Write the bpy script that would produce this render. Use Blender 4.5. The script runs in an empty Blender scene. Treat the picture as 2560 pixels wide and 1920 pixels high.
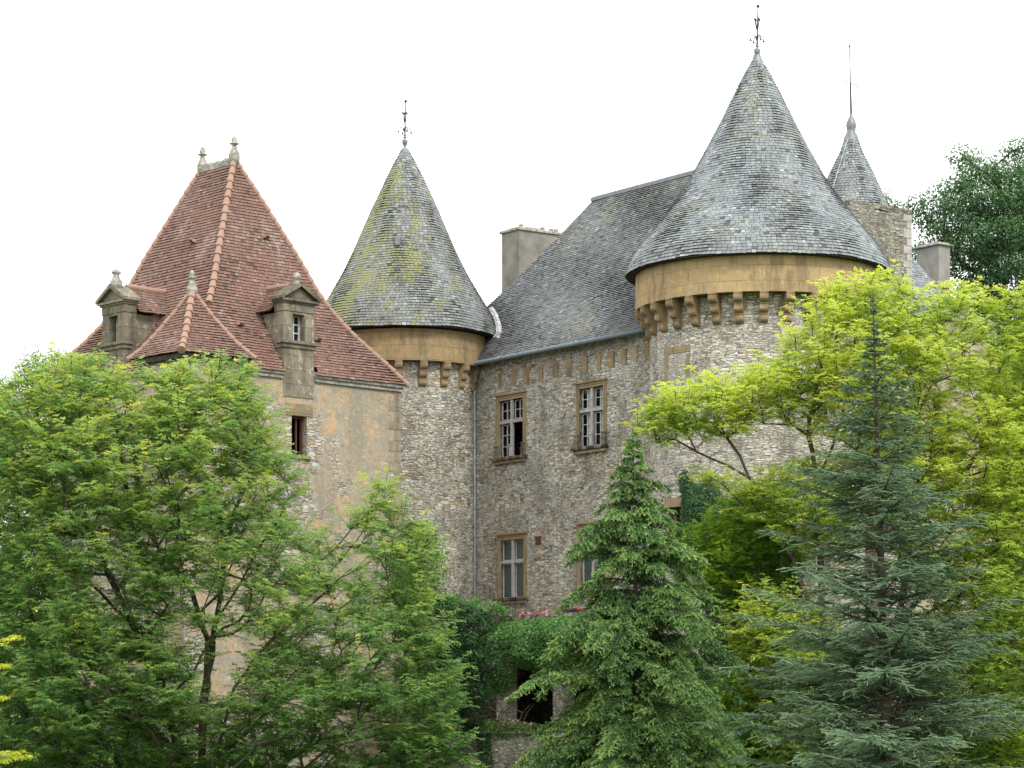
import bpy, math, random
import numpy as np
from mathutils import Vector
sc = bpy.context.scene
COL = sc.collection
F = 6500.0; HX = 1280.0; HY = 1830.0          # focal length, principal column, horizon row (2560 px wide picture)
rad = math.radians
# ---------------------------------------------------------------- camera, world, sun, exposure
cd = bpy.data.cameras.new('camera'); cam = bpy.data.objects.new('camera', cd); COL.objects.link(cam)
cam.location = (0, 0, 0); cam.rotation_euler = (rad(90), 0, 0)
cd.sensor_width = 36.0; cd.lens = 36.0 * F / 2560.0; cd.shift_y = (HY - 960.0) / 2560.0
cd.clip_start = 0.5; cd.clip_end = 6000
sc.camera = cam
sc.view_settings.view_transform = 'Standard'; sc.view_settings.look = 'None'
sc.view_settings.gamma = 1.0; sc.view_settings.exposure = 0.84
SUN = Vector((0.40, -0.70, 0.82)).normalized()
w = bpy.data.worlds.new('World'); sc.world = w; w.use_nodes = True
nt = w.node_tree; nt.nodes.clear()
out = nt.nodes.new('ShaderNodeOutputWorld'); bg = nt.nodes.new('ShaderNodeBackground')
sky = nt.nodes.new('ShaderNodeTexSky'); sky.sky_type = 'NISHITA'; sky.sun_disc = False
sky.sun_elevation = math.asin(SUN.z); sky.sun_rotation = math.atan2(SUN.x, SUN.y)
tc = nt.nodes.new('ShaderNodeTexCoord'); noi = nt.nodes.new('ShaderNodeTexNoise')
noi.inputs['Scale'].default_value = 2.2; noi.inputs['Detail'].default_value = 4
ramp = nt.nodes.new('ShaderNodeValToRGB')
ramp.color_ramp.elements[0].position = 0.28; ramp.color_ramp.elements[0].color = (0.80, 0.80, 0.80, 1)
ramp.color_ramp.elements[1].position = 0.44; ramp.color_ramp.elements[1].color = (1, 1, 1, 1)
cl = nt.nodes.new('ShaderNodeMix'); cl.data_type = 'RGBA'; cl.inputs[7].default_value = (11.3, 11.35, 11.5, 1)
nt.links.new(tc.outputs['Generated'], noi.inputs['Vector']); nt.links.new(noi.outputs['Fac'], ramp.inputs['Fac'])
nt.links.new(ramp.outputs['Color'], cl.inputs[0]); nt.links.new(sky.outputs['Color'], cl.inputs[6])
nt.links.new(cl.outputs[2], bg.inputs['Color']); bg.inputs['Strength'].default_value = 0.1
nt.links.new(bg.outputs[0], out.inputs['Surface'])
ld = bpy.data.lights.new('sun', 'SUN'); ld.energy = 1.35; ld.angle = rad(14); ld.color = (1.0, 0.96, 0.90)
lo = bpy.data.objects.new('sun', ld); COL.objects.link(lo); lo.rotation_euler = SUN.to_track_quat('Z', 'Y').to_euler()

rng = np.random.default_rng(7); random.seed(7)
def at(x, y, Y): return np.array([(x - HX) / F * Y, Y, (HY - y) / F * Y])
def nrm(a):
    a = np.asarray(a, float); return a / np.maximum(np.linalg.norm(a, axis=-1, keepdims=True), 1e-9)
# ---------------------------------------------------------------- materials
class G:
    def __init__(s, name, rough=0.85, spec=0.25):
        s.m = bpy.data.materials.new(name); s.m.use_nodes = True; s.nt = s.m.node_tree
        s.p = s.nt.nodes['Principled BSDF']; s.p.inputs['Roughness'].default_value = rough
        s.p.inputs['Specular IOR Level'].default_value = spec
    def n(s, t): return s.nt.nodes.new('ShaderNode' + t)
    def l(s, a, b):
        if hasattr(a, 'is_output') or isinstance(a, bpy.types.NodeSocket): s.nt.links.new(a, b)
        else: b.default_value = a
    def co(s, k='Object', sc=(1, 1, 1), loc=(0, 0, 0)):
        t = s.n('TexCoord'); m = s.n('Mapping'); m.inputs['Scale'].default_value = sc; m.inputs['Location'].default_value = loc
        s.l(t.outputs[k], m.inputs[0]); return m.outputs[0]
    def noise(s, v, scale, detail=4, rough=0.55, col=False):
        t = s.n('TexNoise'); s.l(v, t.inputs['Vector']); t.inputs['Scale'].default_value = scale
        t.inputs['Detail'].default_value = detail; t.inputs['Roughness'].default_value = rough
        return t.outputs['Color' if col else 'Fac']
    def vor(s, v, scale, feat='F1', rnd=1.0, outp='Distance', dist='EUCLIDEAN'):
        t = s.n('TexVoronoi'); t.feature = feat; t.distance = dist; s.l(v, t.inputs['Vector']); t.inputs['Scale'].default_value = scale
        t.inputs['Randomness'].default_value = rnd; return t.outputs[outp]
    def ramp(s, f, stops, const=False):
        t = s.n('ValToRGB'); cr = t.color_ramp
        if const: cr.interpolation = 'CONSTANT'
        while len(cr.elements) < len(stops): cr.elements.new(0.5)
        for e, (p, c) in zip(cr.elements, stops):
            e.position = p; e.color = (c, c, c, 1) if not isinstance(c, tuple) else (*c, 1)
        s.l(f, t.inputs[0]); return t.outputs[0]
    def mix(s, f, a, b, mode='MIX'):
        t = s.n('Mix'); t.data_type = 'RGBA'; t.blend_type = mode
        s.l(f, t.inputs[0])
        for v, i in ((a, 6), (b, 7)): s.l((*v, 1) if isinstance(v, tuple) else v, t.inputs[i])
        return t.outputs[2]
    def math(s, op, a, b=0.0):
        t = s.n('Math'); t.operation = op; s.l(a, t.inputs[0]); s.l(b, t.inputs[1]); return t.outputs[0]
    def attr(s, name='tint'):
        t = s.n('Attribute'); t.attribute_name = name; return t.outputs['Fac']
    def bump(s, h, strength=0.5, dist=0.02):
        t = s.n('Bump'); t.inputs['Strength'].default_value = strength; t.inputs['Distance'].default_value = dist
        s.l(h, t.inputs['Height']); s.l(t.outputs[0], s.p.inputs['Normal'])
    def col(s, c): s.l((*c, 1) if isinstance(c, tuple) else c, s.p.inputs['Base Color']); return s.m

def rubble(name, cols, joint, sx=3.6, sy=10.5, stain=((.5, .47, .41), .5), ochre=0.12, plaster=None, seed=0):
    g = G(name, 0.95, 0.12)
    uv = g.co('UV', (1, 1, 1), (seed * 3.1, seed * 1.7, 0))
    wob = g.noise(uv, 1.6, 3, .5, True); wob2 = g.noise(uv, 9, 2, .5, True)
    v = g.mix(0.05, uv, wob, 'LINEAR_LIGHT'); v = g.mix(0.012, v, wob2, 'LINEAR_LIGHT')
    mp = g.n('Mapping'); mp.inputs['Scale'].default_value = (sx, sy, 1); g.l(v, mp.inputs[0]); vv = mp.outputs[0]
    mp2 = g.n('Mapping'); mp2.inputs['Scale'].default_value = (sx * 1.7, sy * 1.6, 1); mp2.inputs['Location'].default_value = (5, 3, 0); g.l(v, mp2.inputs[0]); v2 = mp2.outputs[0]
    sel = g.ramp(g.noise(uv, 0.55, 2), [(.47, 0.0), (.53, 1.0)])
    c1 = g.vor(vv, 1, 'F1', .8, 'Color', 'CHEBYCHEV'); c2 = g.vor(v2, 1, 'F1', .85, 'Color', 'CHEBYCHEV')
    e1 = g.math('SUBTRACT', g.vor(vv, 1, 'F2', .8, 'Distance', 'CHEBYCHEV'), g.vor(vv, 1, 'F1', .8, 'Distance', 'CHEBYCHEV')); e2 = g.math('SUBTRACT', g.vor(v2, 1, 'F2', .85, 'Distance', 'CHEBYCHEV'), g.vor(v2, 1, 'F1', .85, 'Distance', 'CHEBYCHEV'))
    cc = g.mix(sel, c1, c2); ee = g.mix(sel, e1, e2)
    sep = g.n('SeparateColor'); g.l(cc, sep.inputs[0])
    base = g.ramp(sep.outputs[0], [(i / (len(cols) - 1), c) for i, c in enumerate(cols)])
    base = g.mix(g.ramp(sep.outputs[1], [(1 - ochre - .02, 0.0), (1 - ochre + .02, .8)]), base, (.40, .27, .125))
    base = g.mix(g.ramp(sep.outputs[2], [(.955, 0.0), (.965, .75)]), base, (.68, .66, .60))
    big = g.noise(uv, 0.35, 5, .6)
    base = g.mix(g.ramp(big, [(.42, 0.0), (.62, stain[1])]), base, stain[0])
    mid = g.noise(g.co('UV', (1, .45, 1)), 1.3, 5, .65)
    base = g.mix(g.ramp(mid, [(.48, 0.0), (.66, .55)]), base, (.17, .16, .135))
    fine = g.noise(uv, 28, 4, .7)
    base = g.mix(.55, base, g.ramp(fine, [(.25, .35), (.75, .75)]), 'OVERLAY')
    jm = g.math('MULTIPLY', g.ramp(ee, [(.015, 1.0), (.12, 0.0)]), g.ramp(g.noise(uv, 3.5, 4, .6), [(.38, .25), (.58, 1.0)]))
    jv = g.mix(g.ramp(g.noise(uv, 1.1, 3), [(.4, 0.0), (.6, 1.0)]), joint, tuple(min(1, c * 1.7) for c in joint))
    base = g.mix(g.math('MULTIPLY', jm, .85), base, jv)
    h = g.math('ADD', g.ramp(ee, [(0, 0.0), (.2, 1.0)]), g.math('MULTIPLY', fine, .5))
    if plaster:
        pm = g.ramp(g.noise(uv, .33, 7, .66), [(plaster[1], 0.0), (plaster[1] + .05, 1.0)])
        pc = g.mix(g.ramp(g.noise(uv, 1.4, 6, .7), [(.40, 0.0), (.52, 1.0)]), plaster[0], plaster[2])
        pc = g.mix(g.ramp(g.noise(g.co('UV', (1.2, .3, 1)), 1.0, 5, .6), [(.46, 0.0), (.62, .75)]), pc, (.29, .26, .20))
        pc = g.mix(g.ramp(g.noise(uv, 6, 6, .75), [(.53, 0.0), (.60, .65)]), pc, (.50, .46, .37)); pc = g.mix(g.ramp(g.noise(uv, 2.6, 6, .75), [(.50, 0.0), (.60, .6)]), pc, (.27, .245, .195))
        pc = g.mix(g.ramp(g.noise(uv, 13, 5, .75), [(.56, 0.0), (.62, .7)]), pc, (.15, .12, .08))
        base = g.mix(pm, base, pc)
        h = g.mix(pm, h, g.math('ADD', 1.1, g.math('MULTIPLY', fine, .35)))
    g.bump(h, 1.0, .035)
    return g.col(base)

def ashlar(name, c1, c2, c3, bw=1.0, bh=.42, jd=.55, spots=.5, lichen=None):
    g = G(name, .9, .15); uv = g.co('UV')
    b = g.n('TexBrick'); g.l(uv, b.inputs['Vector']); b.inputs['Color1'].default_value = (*c1, 1); b.inputs['Color2'].default_value = (*c2, 1)
    b.inputs['Mortar'].default_value = (*[c * jd for c in c1], 1); b.inputs['Scale'].default_value = 1; b.inputs['Mortar Size'].default_value = .008
    b.inputs['Brick Width'].default_value = bw; b.inputs['Row Height'].default_value = bh; b.inputs['Bias'].default_value = 0
    base = b.outputs['Color']
    base = g.mix(g.ramp(g.noise(uv, .9, 6, .65), [(.4, 0.0), (.65, .75)]), base, c3)
    base = g.mix(g.ramp(g.noise(uv, 3.5, 6, .75), [(.52, 0.0), (.64, .55)]), base, tuple(c * 1.35 for c in c1)); base = g.mix(g.ramp(g.noise(uv, 14, 4, .75), [(.54, 0.0), (.64, spots)]), base, tuple(c * .35 for c in c1))
    if lichen: base = g.mix(g.ramp(g.noise(g.co('Object'), 5, 4, .6), [(.6, 0.0), (.64, .6)]), base, lichen)
    base = g.mix(g.ramp(g.noise(g.co('UV', (2.2, .5, 1), (4, 2, 0)), 1.0, 6, .7), [(.50, 0.0), (.62, .6)]), base, tuple(c * .5 for c in c3))
    oi = g.n('ObjectInfo'); base = g.mix(1.0, base, g.ramp(oi.outputs['Random'], [(0, .72), (1, 1.0)]), 'MULTIPLY')
    fine = g.noise(uv, 22, 4, .7); base = g.mix(.4, base, g.ramp(fine, [(.2, .35), (.8, .7)]), 'OVERLAY')
    g.bump(g.math('ADD', g.math('MULTIPLY', b.outputs['Fac'], -1.0), g.math('MULTIPLY', fine, .7)), .7, .02)
    return g.col(base)

def tiles_mat(name, ramp, lich, lamt, lth, lich2=None, l2th=.7, streak=(.05, .05, .05), samt=.5, rough=.6, lscale=.5, gx=0.0):
    g = G(name, rough, .35); t = g.attr('tint'); ob = g.co('Object')
    base = g.ramp(t, [(i / (len(ramp) - 1), c) for i, c in enumerate(ramp)])
    st = g.noise(g.co('Object', (1, 1, .28)), 1.3, 5, .65)
    base = g.mix(g.ramp(st, [(.46, 0.0), (.66, samt)]), base, streak)
    ln = g.math('ADD', g.noise(g.co('Object', (1, 1, .4), (3, 1, 0)), lscale, 3, .6), g.math('MULTIPLY', g.noise(ob, 9, 4, .7), .35))
    wn = g.n('TexWhiteNoise'); wn.noise_dimensions = '1D'; g.l(g.math('MULTIPLY', t, 913.7), wn.inputs['W'])
    ln = g.math('ADD', ln, g.math('MULTIPLY', wn.outputs[0], .22))
    if gx:
        sx_ = g.n('SeparateXYZ'); g.l(ob, sx_.inputs[0]); ln = g.math('ADD', ln, g.math('MULTIPLY', sx_.outputs[0], gx))
    base = g.mix(g.ramp(ln, [(lth, 0.0), (lth + .16, lamt)]), base, lich)
    if lich2:
        base = g.mix(g.ramp(g.noise(ob, 7, 5, .75), [(l2th, 0.0), (l2th + .05, .8)]), base, lich2)
    fine = g.noise(ob, 30, 3, .7); base = g.mix(.45, base, g.ramp(fine, [(.2, .3), (.8, .72)]), 'OVERLAY')
    g.bump(fine, .4, .01)
    return g.col(base)

def plain(name, c, c2=None, rough=.7, spec=.3, metal=0.0, sc_=8, th=.5):
    g = G(name, rough, spec); g.p.inputs['Metallic'].default_value = metal
    n = g.noise(g.co('Object'), sc_, 5, .65)
    c2 = c2 or tuple(x * .6 for x in c)
    base = g.mix(g.ramp(n, [(th - .12, 0.0), (th + .12, 1.0)]), c, c2)
    g.bump(n, .4, .01)
    return g.col(base)

def leafmat(name, ramp, trans=.35, rough=.5, tmul=1.3, ns=.9, na=.55):
    g = G(name, rough, .25); t = g.attr('tint')
    n = g.noise(g.co('Object'), ns, 3)
    tt = g.math('ADD', t, g.math('MULTIPLY', g.math('SUBTRACT', n, .5), na))
    base = g.ramp(tt, [(i / (len(ramp) - 1), c) for i, c in enumerate(ramp)])
    g.col(base)
    tr = g.n('BsdfTranslucent'); g.l(g.mix(1.0, base, (tmul, tmul * 1.02, tmul * .8), 'MULTIPLY'), tr.inputs[0])
    mx = g.n('MixShader'); mx.inputs[0].default_value = trans
    o = g.nt.nodes['Material Output']
    g.nt.links.new(g.p.outputs[0], mx.inputs[1]); g.nt.links.new(tr.outputs[0], mx.inputs[2]); g.nt.links.new(mx.outputs[0], o.inputs['Surface'])
    return g.m

STONE = [(.17, .163, .142), (.42, .40, .345), (.56, .54, .475), (.30, .288, .25), (.66, .64, .57), (.47, .435, .36)]
M = {}
M['rubble'] = rubble('grey_rubble_stone', [(c[0] * 1.12, c[1] * 1.11, c[2] * 1.08) for c in STONE], (.055, .05, .042), stain=((.44, .425, .375), .35), ochre=.13)
M['rubble_tower'] = rubble('tower_rubble_stone', [(c[0] * 1.2, c[1] * 1.18, c[2] * 1.15) for c in STONE], (.065, .058, .05), 3.3, 10.0, ((.57, .54, .48), .5), .07, seed=2)
M['rubble_dark'] = rubble('weathered_rubble_stone', [(c[0] * .72, c[1] * .72, c[2] * .68) for c in STONE], (.07, .062, .05), 3.6, 9.5, ((.25, .235, .20), .55), .07, seed=4)
M['plaster'] = rubble('peeling_ochre_plaster', STONE, (.13, .11, .09), 3.0, 7.5, ((.55, .50, .42), .5), .25, ((.52, .36, .21), .435, (.37, .325, .25)), 1)
M['ochre'] = ashlar('ochre_ashlar', (.47, .34, .175), (.43, .31, .165), (.33, .255, .155), 1.15, .52, .5, .6)
M['corbel'] = ashlar('ochre_corbel_stone', (.42, .30, .155), (.38, .265, .145), (.20, .165, .115), 3, 3, .9, .6)
M['dormer'] = ashlar('mossy_dormer_stone', (.29, .25, .175), (.25, .225, .17), (.125, .115, .09), .75, .5, .35, .5, (.50, .48, .40))
M['quoin'] = ashlar('beige_quoin_stone', (.42, .35, .25), (.38, .31, .22), (.29, .26, .20), .7, .4, .5, .5)
M['surround'] = ashlar('ochre_window_stone', (.40, .31, .18), (.37, .285, .165), (.27, .225, .15), .6, .5, .5, .4)
M['mullion'] = plain('grey_mullion_stone', (.46, .44, .42), (.34, .32, .30), .9, .1, sc_=5)
M['sill'] = plain('blackened_sill_stone', (.05, .047, .04), (.30, .26, .17), .95, .1, sc_=3, th=.56)
M['old'] = plain('lichened_stone', (.20, .19, .16), (.44, .43, .38), .95, .1, sc_=7)
M['cement'] = plain('grey_cement_render', (.27, .255, .225), (.165, .155, .135), .95, .1, sc_=1.1)
M['cement2'] = plain('pale_cement_render', (.30, .29, .27), (.23, .22, .20), .95, .1, sc_=2)
M['slate'] = tiles_mat('blue_grey_slate', [(.07, .075, .075), (.165, .18, .182), (.225, .247, .255), (.285, .318, .338), (.42, .46, .49)], (.25, .26, .13), .5, .86, (.11, .11, .10), .60, (.12, .13, .13), .4)
M['slate_lichen'] = tiles_mat('lichened_slate', [(.06, .066, .06), (.145, .157, .15), (.205, .217, .21), (.265, .293, .298), (.38, .42, .435)], (.235, .245, .085), .85, .76, (.08, .08, .065), .62, (.10, .10, .08), .6, lscale=1.1, gx=-.035)
M['slate_dark'] = tiles_mat('dark_slate', [(.04, .043, .043), (.098, .105, .107), (.14, .15, .152), (.19, .205, .21), (.34, .36, .37)], (.25, .26, .15), .5, .86, (.36, .37, .36), .64, (.07, .075, .075), .5)
M['tile'] = tiles_mat('red_clay_tile', [(.075, .055, .046), (.165, .092, .070), (.205, .115, .088), (.235, .14, .112), (.30, .215, .18)], (.38, .32, .28), .5, .9, (.46, .42, .38), .62, (.15, .11, .085), .45, .8, .9)
M['hip'] = plain('pink_clay_ridge_tile', (.36, .215, .16), (.30, .21, .17), .8, .2, sc_=3)
M['rooffelt'] = plain('dark_roof_boarding', (.04, .036, .032), (.06, .055, .05), .95, .1)
M['timber'] = plain('weathered_timber', (.10, .085, .07), (.05, .042, .035), .9, .1)
M['lead'] = plain('grey_lead', (.24, .25, .27), (.15, .16, .17), .5, .4, .3)
M['zinc'] = plain('zinc_gutter', (.10, .13, .15), (.16, .19, .21), .5, .4, .4)
M['pipe'] = plain('pale_blue_zinc_pipe', (.40, .43, .46), (.16, .18, .19), .55, .4, .2, sc_=4, th=.62)
M['iron'] = plain('wrought_iron', (.05, .045, .06), (.08, .06, .07), .6, .3, .4)
M['white'] = plain('pale_mortar', (.52, .52, .53), (.26, .26, .27), .7, .2)
M['wood'] = plain('red_brown_window_wood', (.13, .05, .035), (.09, .04, .03), .7, .3)
M['greywood'] = plain('grey_window_wood', (.62, .62, .62), (.45, .45, .45), .7, .3)
M['curtain'] = plain('white_curtain', (.75, .77, .80), (.62, .65, .69), .9, .1)
M['terracotta'] = plain('terracotta', (.48, .18, .08), (.38, .15, .075), .8, .2)
M['rust'] = plain('rusted_iron_plate', (.10, .045, .035), (.14, .06, .05), .9, .1)
M['bark'] = plain('dark_bark', (.055, .045, .035), (.10, .085, .065), .95, .05, sc_=12)
M['bark2'] = plain('brown_bark', (.07, .055, .04), (.11, .09, .07), .95, .05, sc_=12)
g = G('dark_glass', .08, .5); g.col((.012, .014, .016)); M['pane'] = g.m
g = G('leaded_glass', .12, .5)
uvd = g.co('UV', (13, 13, 1)); rt = g.n('Mapping'); rt.inputs['Rotation'].default_value = (0, 0, rad(45)); g.l(uvd, rt.inputs[0])
ck = g.n('TexBrick'); g.l(rt.outputs[0], ck.inputs['Vector']); ck.offset = 0; ck.inputs['Scale'].default_value = 1; ck.inputs['Brick Width'].default_value = 1; ck.inputs['Row Height'].default_value = 1
ck.inputs['Mortar Size'].default_value = .11; ck.inputs['Color1'].default_value = (.02, .045, .035, 1); ck.inputs['Color2'].default_value = (.01, .02, .02, 1); ck.inputs['Mortar'].default_value = (.16, .19, .19, 1)
M['leaded'] = g.col(ck.outputs['Color'])
g = G('clear_glass', .05, .5); tr = g.n('BsdfTransparent'); mx = g.n('MixShader'); mx.inputs[0].default_value = .78
g.col((.02, .02, .02)); g.nt.links.new(g.p.outputs[0], mx.inputs[1]); g.nt.links.new(tr.outputs[0], mx.inputs[2])
g.nt.links.new(mx.outputs[0], g.nt.nodes['Material Output'].inputs['Surface']); M['glass'] = g.m
M['locust'] = leafmat('locust_leaf', [(.075, .175, .055), (.15, .295, .09), (.24, .40, .14), (.41, .51, .135), (.68, .62, .08)], .5)
M['golden'] = leafmat('golden_locust_leaf', [(.11, .20, .05), (.25, .38, .08), (.44, .54, .11), (.59, .67, .14), (.68, .68, .15)], .45, ns=.4, na=1.0)
M['midlocust'] = leafmat('green_locust_leaf', [(.07, .17, .03), (.14, .30, .04), (.24, .42, .05), (.33, .46, .045), (.45, .50, .05)], .42)
M['conifer'] = leafmat('green_conifer_needle', [(.008, .03, .008), (.035, .09, .028), (.085, .19, .05), (.23, .38, .11), (.46, .58, .20)], .2, .6)
M['blue'] = leafmat('blue_cedar_needle', [(.015, .04, .018), (.05, .095, .045), (.105, .175, .09), (.22, .32, .18), (.38, .48, .29)], .12, .7)
M['gold_conifer'] = leafmat('golden_conifer_needle', [(.20, .25, .03), (.40, .45, .04), (.55, .58, .05), (.65, .65, .07)], .25, .6)
M['ivy'] = leafmat('dark_ivy_leaf', [(.008, .03, .009), (.02, .062, .018), (.035, .10, .028), (.08, .17, .045)], .2, .5)
M['vine'] = leafmat('vine_leaf', [(.035, .10, .025), (.08, .20, .05), (.14, .30, .08), (.22, .40, .12)], .3, .4)
M['oak'] = leafmat('dark_broad_leaf', [(.03, .08, .035), (.07, .15, .06), (.12, .22, .085), (.19, .29, .12)], .35, .45)
M['bush'] = leafmat('shrub_leaf', [(.02, .06, .015), (.05, .12, .025), (.10, .20, .035), (.22, .30, .05)], .3, .45)
M['pink'] = plain('pink_petal', (.72, .22, .34), (.74, .40, .52), .6, .2, sc_=20)
M['red'] = plain('red_petal', (.50, .03, .06), (.55, .10, .16), .6, .2, sc_=20)
g = G('meadow_grass', .95, .1); c = g.noise(g.co('Object'), .4, 6, .7)
M['grass'] = g.col(g.mix(g.ramp(c, [(.4, 0.0), (.6, 1.0)]), (.05, .09, .02), (.09, .13, .035)))
g = G('terrace_gravel', .95, .1); c = g.noise(g.co('Object'), 6, 6, .7)
M['gravel'] = g.col(g.mix(g.ramp(c, [(.4, 0.0), (.6, 1.0)]), (.26, .24, .19), (.34, .31, .25)))

# ---------------------------------------------------------------- object helpers
def link(o, parent=None):
    COL.objects.link(o)
    if parent is not None: o.parent = parent
    return o
def tag(o, label=None, cat=None, group=None, kind=None):
    if label: o['label'] = label
    if cat: o['category'] = cat
    if group: o['group'] = group
    if kind: o['kind'] = kind
    return o
def thing(name, loc, label, cat, group=None):
    o = bpy.data.objects.new(name, None); o.empty_display_size = .3; o.location = tuple(float(v) for v in loc)
    COL.objects.link(o); return tag(o, label, cat, group)
def wloc(o):
    v = Vector((0, 0, 0))
    while o is not None: v += o.location; o = o.parent
    return v
class MB:
    def __init__(s): s.v = []; s.f = []; s.uv = []; s.t = []
    def add(s, vs, fs, uvs=None, tint=0.0):
        b = len(s.v); s.v += [tuple(map(float, p)) for p in vs]; s.t += [tint] * len(vs)
        for i, f in enumerate(fs):
            s.f.append([b + k for k in f]); s.uv.append(None if uvs is None else uvs[i])
        return s
    def box(s, fr, a0, a1, b0, b1, z0, z1, tint=0.0):
        P = [fr.p(a, b, z) for z in (z0, z1) for b in (b0, b1) for a in (a0, a1)]
        return s.add(P, [(0, 1, 5, 4), (1, 3, 7, 5), (3, 2, 6, 7), (2, 0, 4, 6), (4, 5, 7, 6), (0, 2, 3, 1)], None, tint)
    def prism(s, fr, poly, b0, b1):      # polygon in (a, z) extruded along b
        n = len(poly); P = [fr.p(a, b0, z) for a, z in poly] + [fr.p(a, b1, z) for a, z in poly]
        return s.add(P, [tuple(range(n)), tuple(range(2 * n - 1, n - 1, -1))] + [(i, (i + 1) % n, n + (i + 1) % n, n + i) for i in range(n)])
    def lathe(s, c, prof, n=24, a0=0.0, a1=2 * math.pi, tint=0.0):
        full = abs(a1 - a0 - 2 * math.pi) < 1e-6; m = n if full else n + 1
        vs = []; R0 = max(r for r, z in prof)
        for k in range(m):
            a = a0 + (a1 - a0) * k / n
            for r, z in prof: vs.append((c[0] + r * math.cos(a), c[1] + r * math.sin(a), c[2] + z))
        fs = []; uvs = []; q = len(prof)
        L = [0]
        for i in range(1, q): L.append(L[-1] + math.hypot(prof[i][0] - prof[i - 1][0], prof[i][1] - prof[i - 1][1]))
        vert = all(abs(prof[i][0] - prof[0][0]) < .01 for i in range(q))
        for k in range(n):
            k2 = (k + 1) % m
            u0 = (a0 + (a1 - a0) * k / n) * R0; u1 = (a0 + (a1 - a0) * (k + 1) / n) * R0
            for i in range(q - 1):
                fs.append((k * q + i, k2 * q + i, k2 * q + i + 1, k * q + i + 1))
                v0, v1 = (c[2] + prof[i][1], c[2] + prof[i + 1][1]) if vert else (L[i], L[i + 1])
                uvs.append([(u0, v0), (u1, v0), (u1, v1), (u0, v1)])
        return s.add(vs, fs, uvs, tint)
    def tube(s, pts, r, n=8, r1=None):
        pts = [np.asarray(p, float) for p in pts]; m = len(pts); vs = []
        for i, p in enumerate(pts):
            d = nrm(pts[min(i + 1, m - 1)] - pts[max(i - 1, 0)])
            h = np.array([0, 0, 1.]) if abs(d[2]) < .9 else np.array([1., 0, 0])
            x = nrm(np.cross(d, h)); y = np.cross(d, x); rr = r if r1 is None else r + (r1 - r) * i / (m - 1)
            vs += [p + rr * (math.cos(a) * x + math.sin(a) * y) for a in np.arange(n) * 2 * math.pi / n]
        fs = [(i * n + k, i * n + (k + 1) % n, (i + 1) * n + (k + 1) % n, (i + 1) * n + k) for i in range(m - 1) for k in range(n)]
        fs += [tuple(range(n)), tuple(range((m - 1) * n, m * n))]
        return s.add(vs, fs)
    def build(s, name, mat, parent=None, smooth=False, bevel=0.0, flip=True):
        me = bpy.data.meshes.new(name); off = wloc(parent) if parent is not None else Vector((0, 0, 0))
        me.from_pydata([(x - off.x, y - off.y, z - off.z) for x, y, z in s.v], [], s.f)
        uvl = me.uv_layers.new(name='UVMap'); V = s.v; k = 0; dat = np.empty(len(me.loops) * 2)
        for pi, f in enumerate(s.f):
            u = s.uv[pi]
            if u is None:
                n = me.polygons[pi].normal; h = math.hypot(n.x, n.y)
                if h > .35: tx, ty = -n.y / h, n.x / h; u = [(V[i][0] * tx + V[i][1] * ty, V[i][2]) for i in f]
                else: u = [(V[i][0], V[i][1]) for i in f]
            for a in u: dat[k] = a[0]; dat[k + 1] = a[1]; k += 2
        uvl.data.foreach_set('uv', dat)
        if any(s.t):
            at_ = me.attributes.new('tint', 'FLOAT', 'POINT'); at_.data.foreach_set('value', s.t)
        me.materials.append(mat)
        if smooth: me.polygons.foreach_set('use_smooth', [True] * len(me.polygons))
        o = bpy.data.objects.new(name, me); link(o, parent)
        if bevel:
            b = o.modifiers.new('bevel', 'BEVEL'); b.width = bevel; b.segments = 2; b.limit_method = 'ANGLE'
        return o
def npmesh(name, V, k, mat, parent=None, tint=None):    # uniform polygons of k corners, unshared vertices
    me = bpy.data.meshes.new(name); n = len(V)
    if parent is not None: o = wloc(parent); V = V - np.array([o.x, o.y, o.z])
    me.vertices.add(n); me.vertices.foreach_set('co', np.ascontiguousarray(V, dtype=np.float32).ravel())
    me.loops.add(n); me.loops.foreach_set('vertex_index', np.arange(n, dtype=np.int32))
    me.polygons.add(n // k); me.polygons.foreach_set('loop_start', np.arange(0, n, k, dtype=np.int32))
    try: me.polygons.foreach_set('loop_total', np.full(n // k, k, dtype=np.int32))
    except Exception: pass
    me.update(calc_edges=True)
    if tint is not None:
        a = me.attributes.new('tint', 'FLOAT', 'POINT'); a.data.foreach_set('value', np.ascontiguousarray(tint, dtype=np.float32))
    me.materials.append(mat)
    o = bpy.data.objects.new(name, me); return link(o, parent)
class Frame:                      # a along the wall, b into the building, z up
    def __init__(s, O, e1, e2): s.O = np.array(O[:2], float); s.e1 = np.array(e1, float); s.e2 = np.array(e2, float)
    def p(s, a, b, z): q = s.O + s.e1 * a + s.e2 * b; return (q[0], q[1], z)
    def s_of(s, x, b=0):
        k = (x - HX) / F; O = s.O + s.e2 * b; return (k * O[1] - O[0]) / (s.e1[0] - k * s.e1[1])
    def sz(s, x, y, b=0): a = s.s_of(x, b); Y = s.p(a, b, 0)[1]; return a, (HY - y) / F * Y
WF = Frame((0, 0), (1, 0), (0, 1))

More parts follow.
